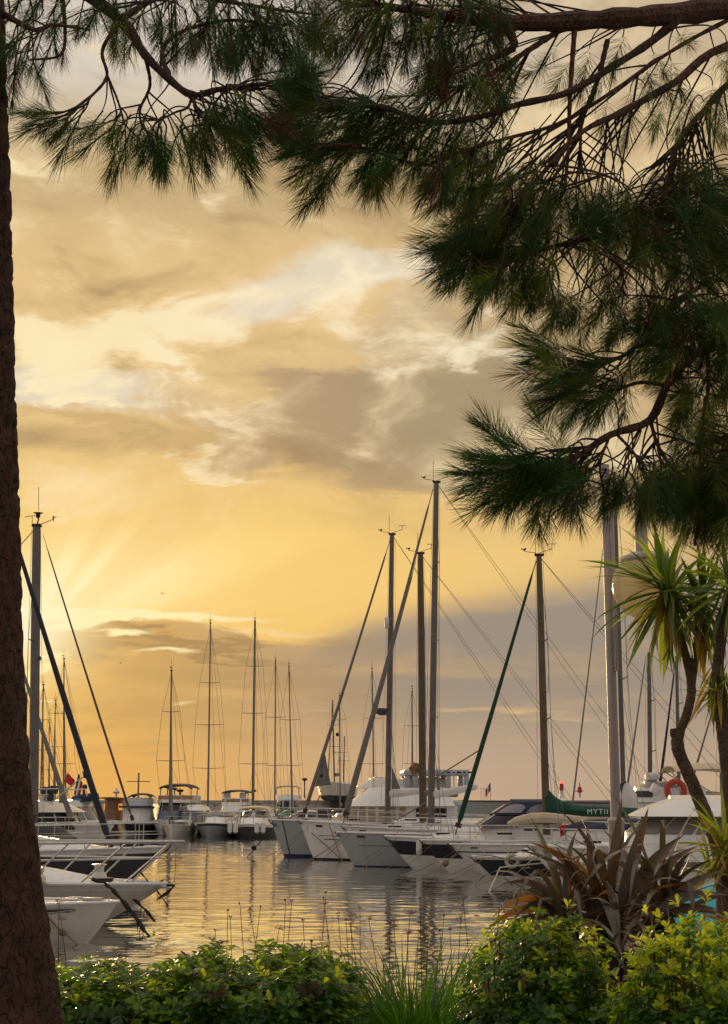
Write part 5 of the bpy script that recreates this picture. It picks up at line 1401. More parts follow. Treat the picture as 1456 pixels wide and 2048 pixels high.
def needle_arrays(seed, n=150, shoot=.15, nl=.125, w=.0009, spread=(22, 62), solid=True):
    r = np.random.default_rng(seed)
    u = r.random(n) ** .75
    z0 = shoot * u
    phi = r.uniform(0, 2 * np.pi, n)
    th = np.radians(spread[1] - (spread[1] - spread[0]) * u + r.normal(0, 9, n))
    th[u > .93] *= r.uniform(.1, 1, (u > .93).sum())
    L = nl * r.uniform(.75, 1.12, n)
    d = np.stack([np.sin(th) * np.cos(phi), np.sin(th) * np.sin(phi), np.cos(th)], 1)
    p0 = np.stack([np.zeros(n), np.zeros(n), z0], 1) + d * .003
    side = np.cross(d, np.array([0, 0, 1.])); side /= np.linalg.norm(side, axis=1, keepdims=True) + 1e-9
    up = np.cross(side, d)
    bend = (r.normal(0, .05, (n, 1)) * side + (r.normal(.04, .06, (n, 1))) * up) * L[:, None]
    p1 = p0 + d * L[:, None] * .5 + bend * .35
    p2 = p0 + d * L[:, None] + bend * 1.3
    k = 3 if solid else 2
    Vs = []
    for j in range(k):
        a = 2 * np.pi * j / k
        o = (math.cos(a) * side + math.sin(a) * up) * w
        Vs += [p0 + o * .8, p1 + o]
    Vs.append(p2)
    A = np.stack(Vs, 1)                       # n, 2k+1, 3
    F = []
    T = 2 * k
    rng_ = range(k) if solid else range(1)
    for j in rng_:
        a0, a1, b0, b1 = 2 * j, 2 * j + 1, 2 * ((j + 1) % k), 2 * ((j + 1) % k) + 1
        F += [(a0, b0, b1), (a0, b1, a1), (a1, b1, T)]
    F = np.array(F)
    faces = (F[None] + (np.arange(n) * (2 * k + 1))[:, None, None]).reshape(-1, 3)
    return A.reshape(-1, 3), faces

def tuft_mesh(seed, m, **k):
    v, f = needle_arrays(seed, **k)
    b = MB().tube([(0, 0, -.02), (0, 0, k.get('shoot', .15))], [.0035, .002], 5)
    fv = np.array(b.v); ff = []
    for q in b.f:
        for i in range(1, len(q) - 1): ff.append((q[0], q[i], q[i + 1]))
    return np_mesh('needle_tuft', np.concatenate([v, fv]), np.concatenate([f, np.array(ff) + len(v)]), m)

def worley(x, y, seed, jitter=.9):
    r = np.random.default_rng(seed); G = r.random((97, 89, 2))
    ix, iy = np.floor(x).astype(int), np.floor(y).astype(int)
    d1 = np.full(x.shape, 9.); d2 = np.full(x.shape, 9.)
    for a in (-1, 0, 1):
        for b in (-1, 0, 1):
            cx, cy = ix + a, iy + b
            g_ = G[cx % 97, cy % 89] * jitter
            d = np.hypot(cx + g_[..., 0] - x, cy + g_[..., 1] - y)
            m_ = d < d1
            d2 = np.where(m_, d1, np.minimum(d2, d)); d1 = np.where(m_, d, d1)
    return d1, d2

def bark_trunk(pts, rad, nu=72, dz=.02, plate=.06, depth=.016, seed=1):
    pts = np.array(pts); rad = np.array(rad)
    L = np.concatenate([[0], np.cumsum(np.linalg.norm(np.diff(pts, axis=0), axis=1))])
    s = np.arange(0, L[-1], dz); s = np.append(s, L[-1])
    C = np.stack([np.interp(s, L, pts[:, i]) for i in range(3)], 1); rr_ = np.interp(s, L, rad)
    th = np.linspace(0, 2 * np.pi, nu, endpoint=False)
    TH, S = np.meshgrid(th, s)
    n_c = max(4, round(2 * np.pi * rad.mean() / plate))
    wob = .25 * np.sin(S * 9 + 3 * np.sin(TH * 2)) + .2 * np.sin(S * 23 + TH * 5)
    x = TH / (2 * np.pi) * n_c + wob
    d1, d2 = worley(np.mod(x, n_c), S / (plate * 1.8) + wob * .3, seed)
    hgt = np.clip((d2 - d1) * 2.6, 0, 1) ** .6
    d3, d4 = worley(np.mod(x, n_c) * 3, S / (plate * .55), seed + 1)
    rad2 = rr_[:, None] * (1 + .02 * np.sin(3 * TH + S * 2)) + depth * (hgt - .6) + depth * .3 * (d3 - .4) * hgt
    V_ = np.stack([C[:, 0:1] + rad2 * np.cos(TH), C[:, 1:2] + rad2 * np.sin(TH), C[:, 2:3] + 0 * TH], -1)
    n, m_ = TH.shape
    idx = np.arange(n * m_).reshape(n, m_); nx = np.roll(idx, -1, 1)
    F = np.stack([idx[:-1], nx[:-1], nx[1:], idx[1:]], -1).reshape(-1, 4)
    return V_.reshape(-1, 3), F

def smooth_path(P, n=24):
    P = np.array(P, float); k = len(P)
    Q = np.vstack([2 * P[0] - P[1], P, 2 * P[-1] - P[-2]])
    out = []
    for i in range(k - 1):
        p0, p1, p2, p3 = Q[i:i + 4]
        for t in np.linspace(0, 1, max(3, n // (k - 1)), endpoint=False):
            out.append(.5 * (2 * p1 + (p2 - p0) * t + (2 * p0 - 5 * p1 + 4 * p2 - p3) * t * t + (3 * p1 - p0 - 3 * p2 + p3) * t ** 3))
    out.append(P[-1])
    return np.array(out)

def in_poly(x, y, poly):
    c = False; j = len(poly) - 1
    for i in range(len(poly)):
        (xi, yi), (xj, yj) = poly[i], poly[j]
        if (yi > y) != (yj > y) and x < (xj - xi) * (y - yi) / (yj - yi) + xi: c = not c
        j = i
    return c

TUFTS = [[tuft_mesh(11 + i + 20 * k, NEEDLE[k], n=(92, 70, 84, 60, 78)[i], w=.00075, nl=.100 + .012 * (i % 3), spread=((18, 52), (24, 62), (12, 40))[i % 3], shoot=(.12, .09, .14)[i % 3]) for i in range(5)] for k in range(3)]

def pine(name, label, trunk_pts, trunk_r, branches, regions, specials, seed, dep):
    r = random.Random(seed)
    base = np.array(trunk_pts[0])
    root = thing(name, label, 'pine tree', tuple(base))
    v, f = bark_trunk(np.array(trunk_pts) - base, trunk_r, seed=seed)
    link('trunk', np_mesh('trunk', v, f, BARK), root)
    samples = []
    for pts, rad in branches:
        W_ = [at(px, py, D) for px, py, D in pts]
        Q = smooth_path(W_, 36)
        rd = np.interp(np.linspace(0, 1, len(Q)), np.linspace(0, 1, len(rad)), [q / FPX * pts[0][2] for q in rad])
        rd = rd * np.array([1 + .10 * math.sin(i * 1.9 + seed) + .06 * r.uniform(-1, 1) for i in range(len(Q))])
        MB().tube(list(Q - base), list(rd), 9).build('branch', BARK, root)
        samples += [(q, rr_) for q, rr_ in zip(Q, rd)]
    S = np.array([q for q, _ in samples]); SR = np.array([w for _, w in samples])
    items = []
    for poly, n, foc, down, (d0, d1) in regions:
        x0, x1 = min(p[0] for p in poly), max(p[0] for p in poly); y0, y1 = min(p[1] for p in poly), max(p[1] for p in poly)
        k = 0; pts = []
        while k < n:
            best = None
            for _ in range(6):
                x, y = r.uniform(x0, x1), r.uniform(y0, y1)
                if not in_poly(x, y, poly): continue
                dmin = min((math.hypot(x - a, y - b) for a, b in pts), default=1e3)
                if best is None or dmin > best[0]: best = (dmin, x, y)
            if best is None: continue
            _, x, y = best; pts.append((x, y)); k += 1
            D = r.uniform(d0, d1)
            d = np.array([x - foc[0], y - foc[1]]); d /= np.linalg.norm(d) + 1e-6
            a = math.atan2(d[1], d[0]) + r.gauss(0, .45)
            d = np.array([math.cos(a), math.sin(a) + down]); d /= np.linalg.norm(d)
            items.append((x, y, D, np.array([d[0], r.gauss(0, .45), -d[1]])))
    for x, y, dxx, dyy, n in specials:
        for _ in range(n):
            a = math.atan2(dyy, dxx) + r.gauss(0, .22)
            items.append((x + r.gauss(0, 9), y + r.gauss(0, 9), r.uniform(*dep), np.array([math.cos(a), r.gauss(0, .3), -math.sin(a)])))
    tw = MB()
    far = []
    items.sort(key=lambda q: q[2])
    for i, (x, y, D, d) in enumerate(items):
        w = at(x, y, D); d = d / np.linalg.norm(d)
        s = r.uniform(.68, 1.10)
        # twig back to the nearest branch
        back = w - d * .1
        dist = np.linalg.norm((S - back) * np.array([1, .6, 1]) , axis=1) + np.where(np.dot(S - w, d) > 0, .25, 0)
        j = int(np.argmin(dist)) 
        e = S[j]
        gap = np.linalg.norm(e - w)
        if gap < .75:
            al = min(.09, gap * .35)
            p1 = w - d * al; q1 = e + (p1 - e) * .45 + np.array([r.gauss(0, .012), r.gauss(0, .012), r.gauss(-.012, .012)])
            tt = np.linspace(0, 1, 9)[:, None]
            C_ = (1 - tt) ** 3 * (w + d * .01) + 3 * (1 - tt) ** 2 * tt * p1 + 3 * (1 - tt) * tt ** 2 * q1 + tt ** 3 * e
            tw.tube(list(C_ - base), list(np.linspace(.0022, min(.0052, .003 + gap * .004), 9)), 4, caps=False)
        else:
            tw.tube(list(smooth_path([w + d * .01, w - d * .12, w - d * .25 + np.array([0, 0, .08])], 6) - base), .003, 4, caps=False)
        M4 = Matrix.Translation(Vector(w - base)) @ (rot_to(d) @ Matrix.Rotation(r.uniform(0, 6.28), 3, 'Z')).to_4x4() @ Matrix.Scale(s, 4)
        k = r.choices((0, 1, 2), (58, 36, 6))[0]
        if i < 295:
            o = link('needle_tuft', TUFTS[k][r.randrange(5)], root); o.matrix_local = M4
        else: far.append((M4, k, r.randrange(1 << 20)))
    tag(tw.build('twigs', TWIG, root), kind='stuff')
    for k in (0, 1, 2):
        VV, FF, off = [], [], 0
        for M4, kk, sd in far:
            if kk != k: continue
            v, f = needle_arrays(sd, n=105, solid=True, w=.0008, nl=.11)
            A = np.array(M4)
            v = v @ A[:3, :3].T + A[:3, 3]
            VV.append(v); FF.append(f + off); off += len(v)
        if VV: tag(link('needles', np_mesh('needles', np.concatenate(VV), np.concatenate(FF), NEEDLE[k]), root), kind='stuff')
    return root

# left pine: the trunk at the picture's edge, limbs reaching over the water
tp = [(120, 2048), (108, 1960), (85, 1800), (60, 1600), (43, 1300), (34, 1000), (22, 700), (15, 400), (6, 100), (0, -100)]
rad = [.27, .262, .25, .238, .222, .21, .2, .19, .18, .175]
tpts = []
for (px, py), q in zip(tp, rad):
    w = at(px, py, 5.0); tpts.append((w[0] - q, 5.0, w[2]))
tpts = [(tpts[0][0] - .06, 5.0, .78), (tpts[0][0] - .02, 5.0, 1.2)] + tpts + [(tpts[-1][0] - .15, 5.0, 7.5)]
rad = [.36, .30] + rad + [.12]
T0 = 5.0
pine('pine_tree', 'thick dark pine trunk at the left edge with needle branches hanging above', tpts, rad, [
    ([(-40, -60, 5.0), (120, -40, 5.0), (240, 40, 4.95), (290, 110, 4.9), (340, 160, 4.85), (385, 190, 4.8), (440, 178, 4.75), (500, 170, 4.7), (545, 165, 4.65)], [20, 17, 12, 9, 8, 7, 6, 4, 2.5]),
    ([(240, 40, 4.95), (205, 100, 4.9), (214, 150, 4.85), (190, 185, 4.8), (150, 215, 4.75), (110, 230, 4.7)], [6, 4, 3.4, 3, 2.4, 1.5]),
    ([(290, 110, 4.9), (300, 170, 4.95), (280, 220, 5.0), (285, 260, 5.0)], [4.5, 3.5, 3, 2]),
    ([(214, 150, 4.85), (235, 200, 4.8), (250, 250, 4.8)], [3, 2.5, 2]),
    ([(385, 190, 4.8), (375, 215, 4.8), (350, 225, 4.8), (320, 240, 4.8)], [3.5, 3, 2.5, 2]),
    ([(340, 160, 4.85), (325, 100, 5.0), (370, 60, 5.1), (470, 40, 5.1), (560, 60, 5.0)], [7, 5, 4, 3.5, 2]),
    ([(385, 190, 4.8), (400, 230, 4.75), (440, 260, 4.7)], [4, 3, 2]),
    ([(10, 30, 5.0), (70, 60, 4.9), (110, 50, 4.8), (180, 60, 4.8)], [8, 5, 4, 2]),
    ([(120, -40, 5.0), (130, 60, 4.95), (120, 110, 4.9), (60, 120, 4.85)], [7, 4, 3, 2]),
    ([(240, 40, 4.95), (330, -10, 5.1), (430, 0, 5.2), (560, 20, 5.2), (640, 30, 5.2)], [8, 6, 5, 4, 2]),
], [
    ([(190, 225), (270, 235), (340, 235), (400, 220), (480, 200), (490, 255), (430, 280), (330, 295), (250, 275), (190, 250)], 52, (340, 40), .35, (4.55, 5.05)),
    ([(400, 190), (520, 165), (530, 215), (480, 250), (410, 240)], 20, (380, 120), .3, (4.5, 4.9)),
    ([(0, -30), (620, -30), (620, 60), (560, 90), (430, 95), (370, 50), (200, 55), (140, 80), (60, 85), (0, 90)], 80, (300, -260), .6, (4.7, 5.4)),
    ([(0, 70), (60, 90), (80, 130), (30, 140), (0, 130)], 9, (70, 20), .4, (4.7, 5.1)),
    ([(370, 30), (620, 20), (610, 95), (520, 100), (420, 90)], 38, (480, -200), .6, (4.7, 5.3)),
    ([(190, 40), (330, 30), (330, 70), (230, 70)], 6, (280, -100), .5, (4.8, 5.2)),
], [(120, 225, -1, .10, 5), (125, 232, -.8, .5, 4), (150, 240, -.5, 1, 4), (545, 165, 1, -.05, 5), (540, 178, .8, .5, 5), (455, 265, .5, .9, 4), (500, 230, .8, .7, 3)], 3, (4.6, 4.9))

# right pine: trunk beyond the right edge, boughs coming in from the right
w0 = at(1800, 1600, 6.4)
pine('pine_tree', 'pine tree on the right whose dense dark needle boughs fill the upper right', [(w0[0] + .1, 6.4, .78), (w0[0], 6.4, 2.5), (w0[0] - .08, 6.4, 4.5), (w0[0] - .05, 6.4, 6.6), (w0[0], 6.4, 8)], [.36, .30, .26, .22, .17], [
    ([(1800, -10, 6.3), (1456, 18, 5.8), (1300, 32, 5.5), (1150, 42, 5.3), (1000, 45, 5.1), (880, 30, 5.0), (760, 10, 5.0)], [26, 22, 20, 18, 13, 9, 5]),
    ([(1363, 33, 5.6), (1300, 85, 5.5), (1230, 130, 5.4), (1138, 184, 5.2), (1036, 209, 5.1), (962, 233, 5.0), (860, 245, 4.9), (770, 215, 4.8), (700, 210, 4.7), (640, 215, 4.6)], [10, 9, 8, 7, 6.5, 6, 5.5, 5, 4, 2.5]),
    ([(1700, 60, 6.2), (1456, 92, 5.9), (1351, 164, 5.7), (1249, 221, 5.5), (1167, 262, 5.3), (1100, 330, 5.2), (1040, 400, 5.1), (960, 470, 5.0)], [12, 9, 8, 6.5, 5, 4.5, 4, 2.5]),
    ([(1010, 45, 5.1), (1028, 90, 5.1), (1000, 110, 5.1), (960, 125, 5.0), (900, 150, 4.9)], [10, 9, 7, 5, 3]),
    ([(1150, 45, 5.3), (1140, 190, 5.3), (1137, 290, 5.3), (1130, 380, 5.3)], [6, 5, 4, 3]),
    ([(1215, 80, 5.4), (1195, 160, 5.4), (1165, 240, 5.4), (1160, 300, 5.4)], [6, 5.5, 4.5, 3]),
    ([(1120, 60, 5.3), (1050, 105, 5.2), (985, 145, 5.1), (930, 170, 5.0)], [7, 6, 4.5, 3]),
    ([(1456, 40, 5.8), (1380, 80, 5.7), (1300, 130, 5.6), (1200, 200, 5.4), (1110, 250, 5.3), (1000, 280, 5.2), (900, 310, 5.0), (840, 330, 4.9), (700, 290, 4.7), (625, 300, 4.6)], [5, 4.5, 4, 4, 3.8, 3.5, 3.3, 3, 2.5, 2]),
    ([(1700, 180, 6.2), (1500, 150, 5.9), (1400, 230, 5.7), (1350, 300, 5.6), (1330, 400, 5.5), (1280, 500, 5.4)], [10, 8, 6, 5, 4, 3]),
    ([(1700, 420, 6.2), (1456, 420, 5.8), (1330, 440, 5.5), (1200, 470, 5.3), (1080, 500, 5.1), (960, 530, 4.9)], [14, 10, 8, 6, 4, 2.5]),
    ([(1760, 560, 6.3), (1456, 680, 5.7), (1400, 700, 5.5), (1340, 760, 5.3), (1300, 840, 5.2), (1220, 870, 5.0), (1150, 915, 4.85), (1060, 950, 4.75), (1000, 940, 4.7)], [15, 12, 10, 8, 7, 6, 5, 4, 2.5]),
    ([(1400, 700, 5.5), (1320, 690, 5.3), (1280, 690, 5.2), (1240, 715, 5.1), (1180, 725, 5.0), (1130, 715, 4.9)], [6, 5, 4.5, 4, 3, 2]),
    ([(1330, 770, 5.3), (1280, 765, 5.2), (1220, 780, 5.1), (1160, 760, 5.0)], [5, 4, 3, 2]),
    ([(1300, 840, 5.2), (1320, 900, 5.2), (1360, 950, 5.3), (1420, 990, 5.4)], [4.5, 4, 3.5, 3]),
    ([(1235, 870, 5.0), (1270, 910, 5.0), (1290, 960, 5.1)], [3.5, 3, 2]),
    ([(1220, 870, 5.0), (1200, 930, 4.9), (1210, 990, 4.9)], [3.5, 2.5, 2]),
    ([(1414, 700, 5.5), (1416, 780, 5.5), (1400, 880, 5.5), (1410, 1000, 5.5)], [5, 4, 3.5, 3]),
    ([(1760, 760, 6.3), (1500, 850, 5.9), (1440, 920, 5.7), (1400, 1020, 5.6), (1390, 1090, 5.5)], [12, 9, 7, 5, 3]),
    ([(1350, 600, 5.6), (1330, 640, 5.5), (1280, 700, 5.2)], [5, 4, 3]),
], [
    ([(640, 150), (720, 190), (900, 190), (910, 330), (800, 325), (720, 305), (660, 330), (640, 300), (630, 220)], 96, (960, 160), .35, (4.5, 5.3)),
    ([(620, -30), (1010, -30), (1010, 170), (900, 195), (830, 120), (740, 90), (650, 60)], 130, (900, -200), .6, (4.7, 5.6)),
    ([(910, 215), (990, 230), (1020, 300), (1100, 335), (1200, 350), (1290, 350), (1330, 310), (1470, 310), (1520, 440), (1500, 560), (1300, 480), (1150, 430), (1000, 450), (930, 430), (915, 350)], 290, (1250, 60), .45, (4.7, 6.3)),
    ([(930, 440), (1000, 450), (1110, 460), (1120, 570), (1010, 560), (950, 530), (920, 480)], 66, (1180, 350), .4, (4.7, 5.6)),
    ([(1120, 560), (1250, 590), (1330, 560), (1480, 560), (1480, 640), (1300, 620), (1200, 620), (1100, 600)], 60, (1280, 330), .6, (4.8, 6.0)),
    ([(1160, 440), (1300, 460), (1330, 560), (1220, 570)], 20, (1250, 200), .6, (4.9, 5.8)),
    ([(1150, 700), (1210, 715), (1270, 730), (1260, 780), (1160, 785), (1130, 750)], 34, (1390, 670), .25, (4.8, 5.3)),
    ([(1030, 905), (1100, 895), (1190, 905), (1200, 945), (1150, 975), (1070, 975), (1025, 955)], 60, (1270, 850), .25, (4.6, 5.1)),
    ([(1230, 930), (1340, 930), (1350, 955), (1290, 965), (1220, 950)], 34, (1300, 830), .6, (4.8, 5.5)),
    ([(1340, 630), (1480, 600), (1500, 900), (1390, 880), (1350, 760)], 90, (1520, 640), .5, (5.0, 6.2)),
    ([(1350, 900), (1500, 880), (1500, 1040), (1400, 1015), (1360, 960)], 110, (1480, 820), .55, (5.0, 6.2)),
    ([(1130, 60), (1456, 70), (1456, 220), (1250, 230), (1060, 130)], 26, (1300, -100), .8, (5.2, 6.0)),
    ([(1240, 640), (1340, 640), (1360, 720), (1290, 700)], 10, (1380, 600), .4, (5.0, 5.5)),
], [(632, 175, -.45, -1, 5), (640, 190, -1, -.35, 5), (630, 215, -1, .1, 5), (640, 240, -.8, .6, 4), (625, 298, -1, .2, 5), (640, 320, -.7, .8, 4), (680, 340, -.3, 1, 4), (745, 335, .0, 1, 4),
    (880, 350, -.4, 1, 5), (940, 470, -1, .25, 4), (930, 505, -1, .5, 5), (985, 555, -.6, .9, 4), (1130, 715, -1, -.2, 4), (1125, 745, -1, .2, 5), (1140, 775, -.8, .6, 4),
    (1010, 925, -1, -.15, 6), (1010, 950, -1, .3, 6), (1030, 975, -.7, .7, 4), (1020, 905, -.6, -1, 3), (1120, 905, -.1, -1, 2), (1090, 985, -.2, 1, 4), (1150, 985, .1, 1, 3)], 5, (4.6, 5.2))

# ------------------------------------------------------------------ leafy shrubs
def leaf_arrays(L=.055, w=.4, fold=.18, curl=.25):
    V_ = []
    for u, k in ((0, .10), (.2, .34), (.42, .70), (.64, .98), (.84, .92), (1, .22)):
        h = w * L / 2 * k; z = -curl * L * u * u
        V_ += [(L * u, h, z + fold * h), (L * u, 0, z), (L * u, -h, z + fold * h)]
    F = []
    for i in range(5):
        a = 3 * i; F += [(a, a + 3, a + 4, a + 1), (a + 1, a + 4, a + 5, a + 2)]
    return np.array(V_), np.array(F)
def leaf_mat(name, c, t, rough=.28, tr=.55, var=.35):
    return mat(name, c, rough, var, 14, trans=tr, tcol=t, spec=.5)
LEAF = [leaf_mat('leaf_deep_green', (0.050, 0.118, 0.024), (0.20, 0.40, 0.03), .22), leaf_mat('leaf_mid_green', (0.13, 0.24, 0.03), (0.58, 0.78, 0.04)),
        leaf_mat('leaf_young_yellow', (0.36, 0.42, 0.03), (0.88, 0.95, 0.05), .35, .6), leaf_mat('leaf_brown', (0.09, 0.05, 0.02), (0.2, 0.1, 0.03))]
STEMM = mat('shrub_stem', (0.06, 0.045, 0.025), .9, .3, 20)

def shrub(name, label, pts, seed, mats, leaf_l=(.032, .054), per=(6, 9), cat='shrub', young=None, w=.42, tilt=(48, 82), n_obj=290, stems=None):
    """pts: (position, outward normal, layer depth)"""
    r = random.Random(seed)
    c = np.mean([p[0] for p in pts], axis=0); base = np.array([c[0], c[1], GZ])
    root = thing(name, label, cat, tuple(base))
    lv, lf = leaf_arrays(1.0, w)
    meshes = {}
    items = []
    for p, nrm, depth in pts:
        ax = np.array(nrm) + np.array([r.gauss(0, .3), r.gauss(0, .3), .8 + r.gauss(0, .25)]); ax /= np.linalg.norm(ax)
        isy = young is not None and r.random() < young(p, depth)
        mi = 2 if isy else (mats[0] if r.random() < mats[2] else mats[1])
        if not isy and r.random() < .035: mi = 3
        Q = rot_to(ax)
        k = r.randint(*per)
        for j in range(k):
            phi = 2 * math.pi * j / k + r.gauss(0, .25)
            tl = R(r.uniform(*tilt) if not isy else r.uniform(25, 60))
            L = r.uniform(*leaf_l) * (.85 if isy else 1)
            m3 = Q @ Matrix.Rotation(phi, 3, 'Z') @ Matrix.Rotation(-(math.pi / 2 - tl), 3, 'Y') @ Matrix.Rotation(r.gauss(0, .25), 3, 'X')
            M = np.array(m3) * L
            pos = p - base + np.array(ax) * r.uniform(-.012, .012)
            items.append((depth + r.random() * .02 - .03 * isy - (p[2] - GZ) * .05 + (p[1] - base[1]) * .03, M, pos, mi))
    items.sort(key=lambda q: q[0])
    for mi in set(q[3] for q in items): meshes[mi] = np_mesh('leaf', lv, lf, LEAF[mi])
    for _, M, pos, mi in items[:n_obj]:
        o = link('leaf', meshes[mi], root)
        m4 = Matrix.Identity(4)
        for a in range(3):
            for b in range(3): m4[a][b] = M[a, b]
            m4[a][3] = pos[a]
        o.matrix_local = m4
    for mi in meshes:
        A = [(M, pos) for _, M, pos, q in items[n_obj:] if q == mi]
        if not A: continue
        MM = np.array([m for m, _ in A]); PP = np.array([q for _, q in A])
        vv = np.einsum('nij,vj->nvi', MM, lv) + PP[:, None]
        ff = (lf[None] + (np.arange(len(A)) * len(lv))[:, None, None]).reshape(-1, 4)
        tag(link('foliage', np_mesh('foliage', vv.reshape(-1, 3), ff, LEAF[mi]), root), kind='stuff')
    st = MB()
    for p, nrm, depth in pts[::5]:
        q = p - base
        st.tube([(q[0] * .5, q[1] * .5, 0.02), (q[0] * .85, q[1] * .85, q[2] * .5), tuple(q - np.array(nrm) * .02)], [.007, .005, .0025], 4, caps=False)
    tag(st.build('stems', STEMM, root), kind='stuff')
    return root

def hedge_points(seed, n, x0, x1, y0, y1, top):
    r = random.Random(seed); out = []
    while len(out) < n:
        x = r.uniform(x0, x1); f = r.random(); dep = abs(r.gauss(0, .045))
        if f < .52:
            y = r.uniform(y0, y1)
            edge = min(1, (y - y0) / .25, (y1 - y) / .25)
            z = top(x, y) - .10 * (1 - edge) ** 2 - dep; n_ = (0, 0, 1)
        else:
            fr = f < .88
            z = r.uniform(GZ + .1, 1) if r.random() < .25 else r.uniform(1.25, top(x, y0) - .05)
            y = (y0 + dep if fr else y1 - dep) + .04 * math.sin(9 * x + 5 * z); n_ = (0, -1 if fr else 1, .2)
        if x - x0 < .15 or x1 - x < .15: n_ = (n_[0] + (-1 if x - x0 < .15 else 1) * .7, n_[1], n_[2])
        if f < .52 and r.random() < .09: z += r.uniform(.02, .075)
        out.append((np.array([x, y, z]), n_, dep))
    return out
def ball_points(seed, n, c, rad, lumps=9):
    r = random.Random(seed); out = []
    L_ = [(r.uniform(0, 6.28), r.uniform(-.2, 1.3), r.uniform(.08, .22)) for _ in range(lumps)]
    while len(out) < n:
        a = r.uniform(0, 2 * math.pi); e = math.asin(r.uniform(-.75, 1))
        d = np.array([math.cos(a) * math.cos(e), math.sin(a) * math.cos(e), math.sin(e)])
        k = .92
        for la, le, lw in L_:
            q = np.array([math.cos(la) * math.cos(le), math.sin(la) * math.cos(le), math.sin(le)])
            k += lw * math.exp(-(np.sum((q - d) ** 2)) / .18)
        dep = abs(r.gauss(0, .055)); kk = k - dep / min(rad)
        p = np.array(c) + d * np.array(rad) * kk
        if p[2] < GZ + .03: continue
        nn = d / np.array(rad); nn /= np.linalg.norm(nn)
        if r.random() < .07: p = p + (nn * .5 + np.array([0, 0, .5])) * r.uniform(.03, .11)
        out.append((p, tuple(nn), dep))
    return out

HX = lambda px, D: (px - 728) / FPX * D
def htop(x, y):
    px = x / 6.2 * FPX + 728
    b = np.interp(px, [80, 110, 190, 262, 275, 330, 430, 480, 600, 660, 700, 730], [1935, 1932, 1925, 1935, 1948, 1916, 1900, 1912, 1898, 1905, 1925, 1968])
    return EYE - (b - 1605) / FPX * 6.2 + .018 * math.sin(17 * x + 3 * y) + .014 * math.sin(31 * x - 11 * y) - .022
shrub('hedge', 'long low glossy green hedge along the bottom left beside the pine trunk', hedge_points(21, 3700, HX(70, 6.2), HX(722, 6.2), 5.65, 6.75, htop), 22, (0, 1, .68), cat='hedge', young=lambda p, d: .05)
shrub('shrub', 'round green shrub with yellow tips in front of the purple spiky plant', ball_points(23, 2500, (HX(1075, 5.75), 5.75, 1.38), (.295, .36, .55), 16), 24, (0, 1, .8), leaf_l=(.026, .044), young=lambda p, d: (.28 if p[2] > 1.78 else .05 * (p[2] > 1.6)) * (d < .045))
shrub('shrub', 'shrub with bright yellow-green leaf whorls in the bottom right corner', ball_points(25, 2500, (HX(1375, 5.2), 5.2, 1.40), (.30, .34, .50), 16), 26, (0, 1, .82), leaf_l=(.026, .044), young=lambda p, d: (.75 if p[2] > 1.74 else .22 * (p[2] > 1.58)) * (d < .05))
shrub('shrub', 'small bright green seedling shrub between the two round shrubs', ball_points(27, 120, (HX(1200, 5.0), 5.0, 1.35), (.07, .09, .3)), 28, (1, 1, .5), leaf_l=(.03, .045), young=lambda p, d: .5, n_obj=200)
shrub('shrub', 'dark leafy shrub low between the grass clump and the round shrub', ball_points(29, 420, (HX(950, 6.1), 6.1, 1.2), (.12, .22, .44)), 30, (0, 0, .5), leaf_l=(.034, .05), n_obj=200)

# ------------------------------------------------------------------ strap leaves
def strap(L, w, droop, n=9, fold=.35, twist=0.0, kink=None, base_w=.45):
    """a sword leaf starting at the origin, growing +X and bending down"""
    P = []; x = z = 0.0; a = 0.0
    for i in range(n):
        u = i / (n - 1)
        hw = w / 2 * (base_w + (1 - base_w) * min(1, u / .35)) * (1 - max(0, (u - .45) / .55) ** 1.7) + .0004
        tw = twist * u
        cs, sn = math.cos(tw), math.sin(tw)
        f = fold * hw * (1 - u * .5)
        row = []
        for y, dz in ((hw, f), (0, 0), (-hw, f)):
            row.append((x - math.sin(a) * dz * -1, y * cs, z + dz * math.cos(a) + y * sn))
        P.append(row)
        st = L / (n - 1)
        a = -droop * (u + .06) ** 1.6
        if kink and u > kink: a -= 1.1
        x += st * math.cos(a); z += st * math.sin(a)
    b = MB().grid(P)
    return b
def crown_leaves(root, base, c, n, L, w, el_range, droop, mats_, seed, az_bias=None, name='leaf', variants=8, kinks=False, front=0):
    r = random.Random(seed)
    ms = []
    for i in range(variants):
        b = strap(1.0, r.uniform(.85, 1.15) * w / L[1], r.uniform(*droop), 9, r.uniform(.15, .6), r.gauss(0, .5), r.uniform(.4, .75) if kinks and r.random() < .4 else None)
        ms.append([b.mesh('leaf', m, True) for m in mats_])
    for i in range(n):
        az = r.uniform(0, 2 * math.pi)
        if az_bias: az = az_bias(r)
        el = R(el_range[0] + (el_range[1] - el_range[0]) * (i / n) + r.gauss(0, 7))
        o = link(name, ms[r.randrange(variants)][r.randrange(len(mats_))], root)
        l = r.uniform(*L)
        o.matrix_local = Matrix.Translation(Vector(np.array(c) - base + np.array([r.gauss(0, .015), r.gauss(0, .015), r.uniform(-.05, .03)]))) @ Matrix.Rotation(az, 4, 'Z') @ Matrix.Rotation(-el, 4, 'Y') @ Matrix.Rotation(r.gauss(0, .25), 4, 'X') @ Matrix.Scale(l, 4)

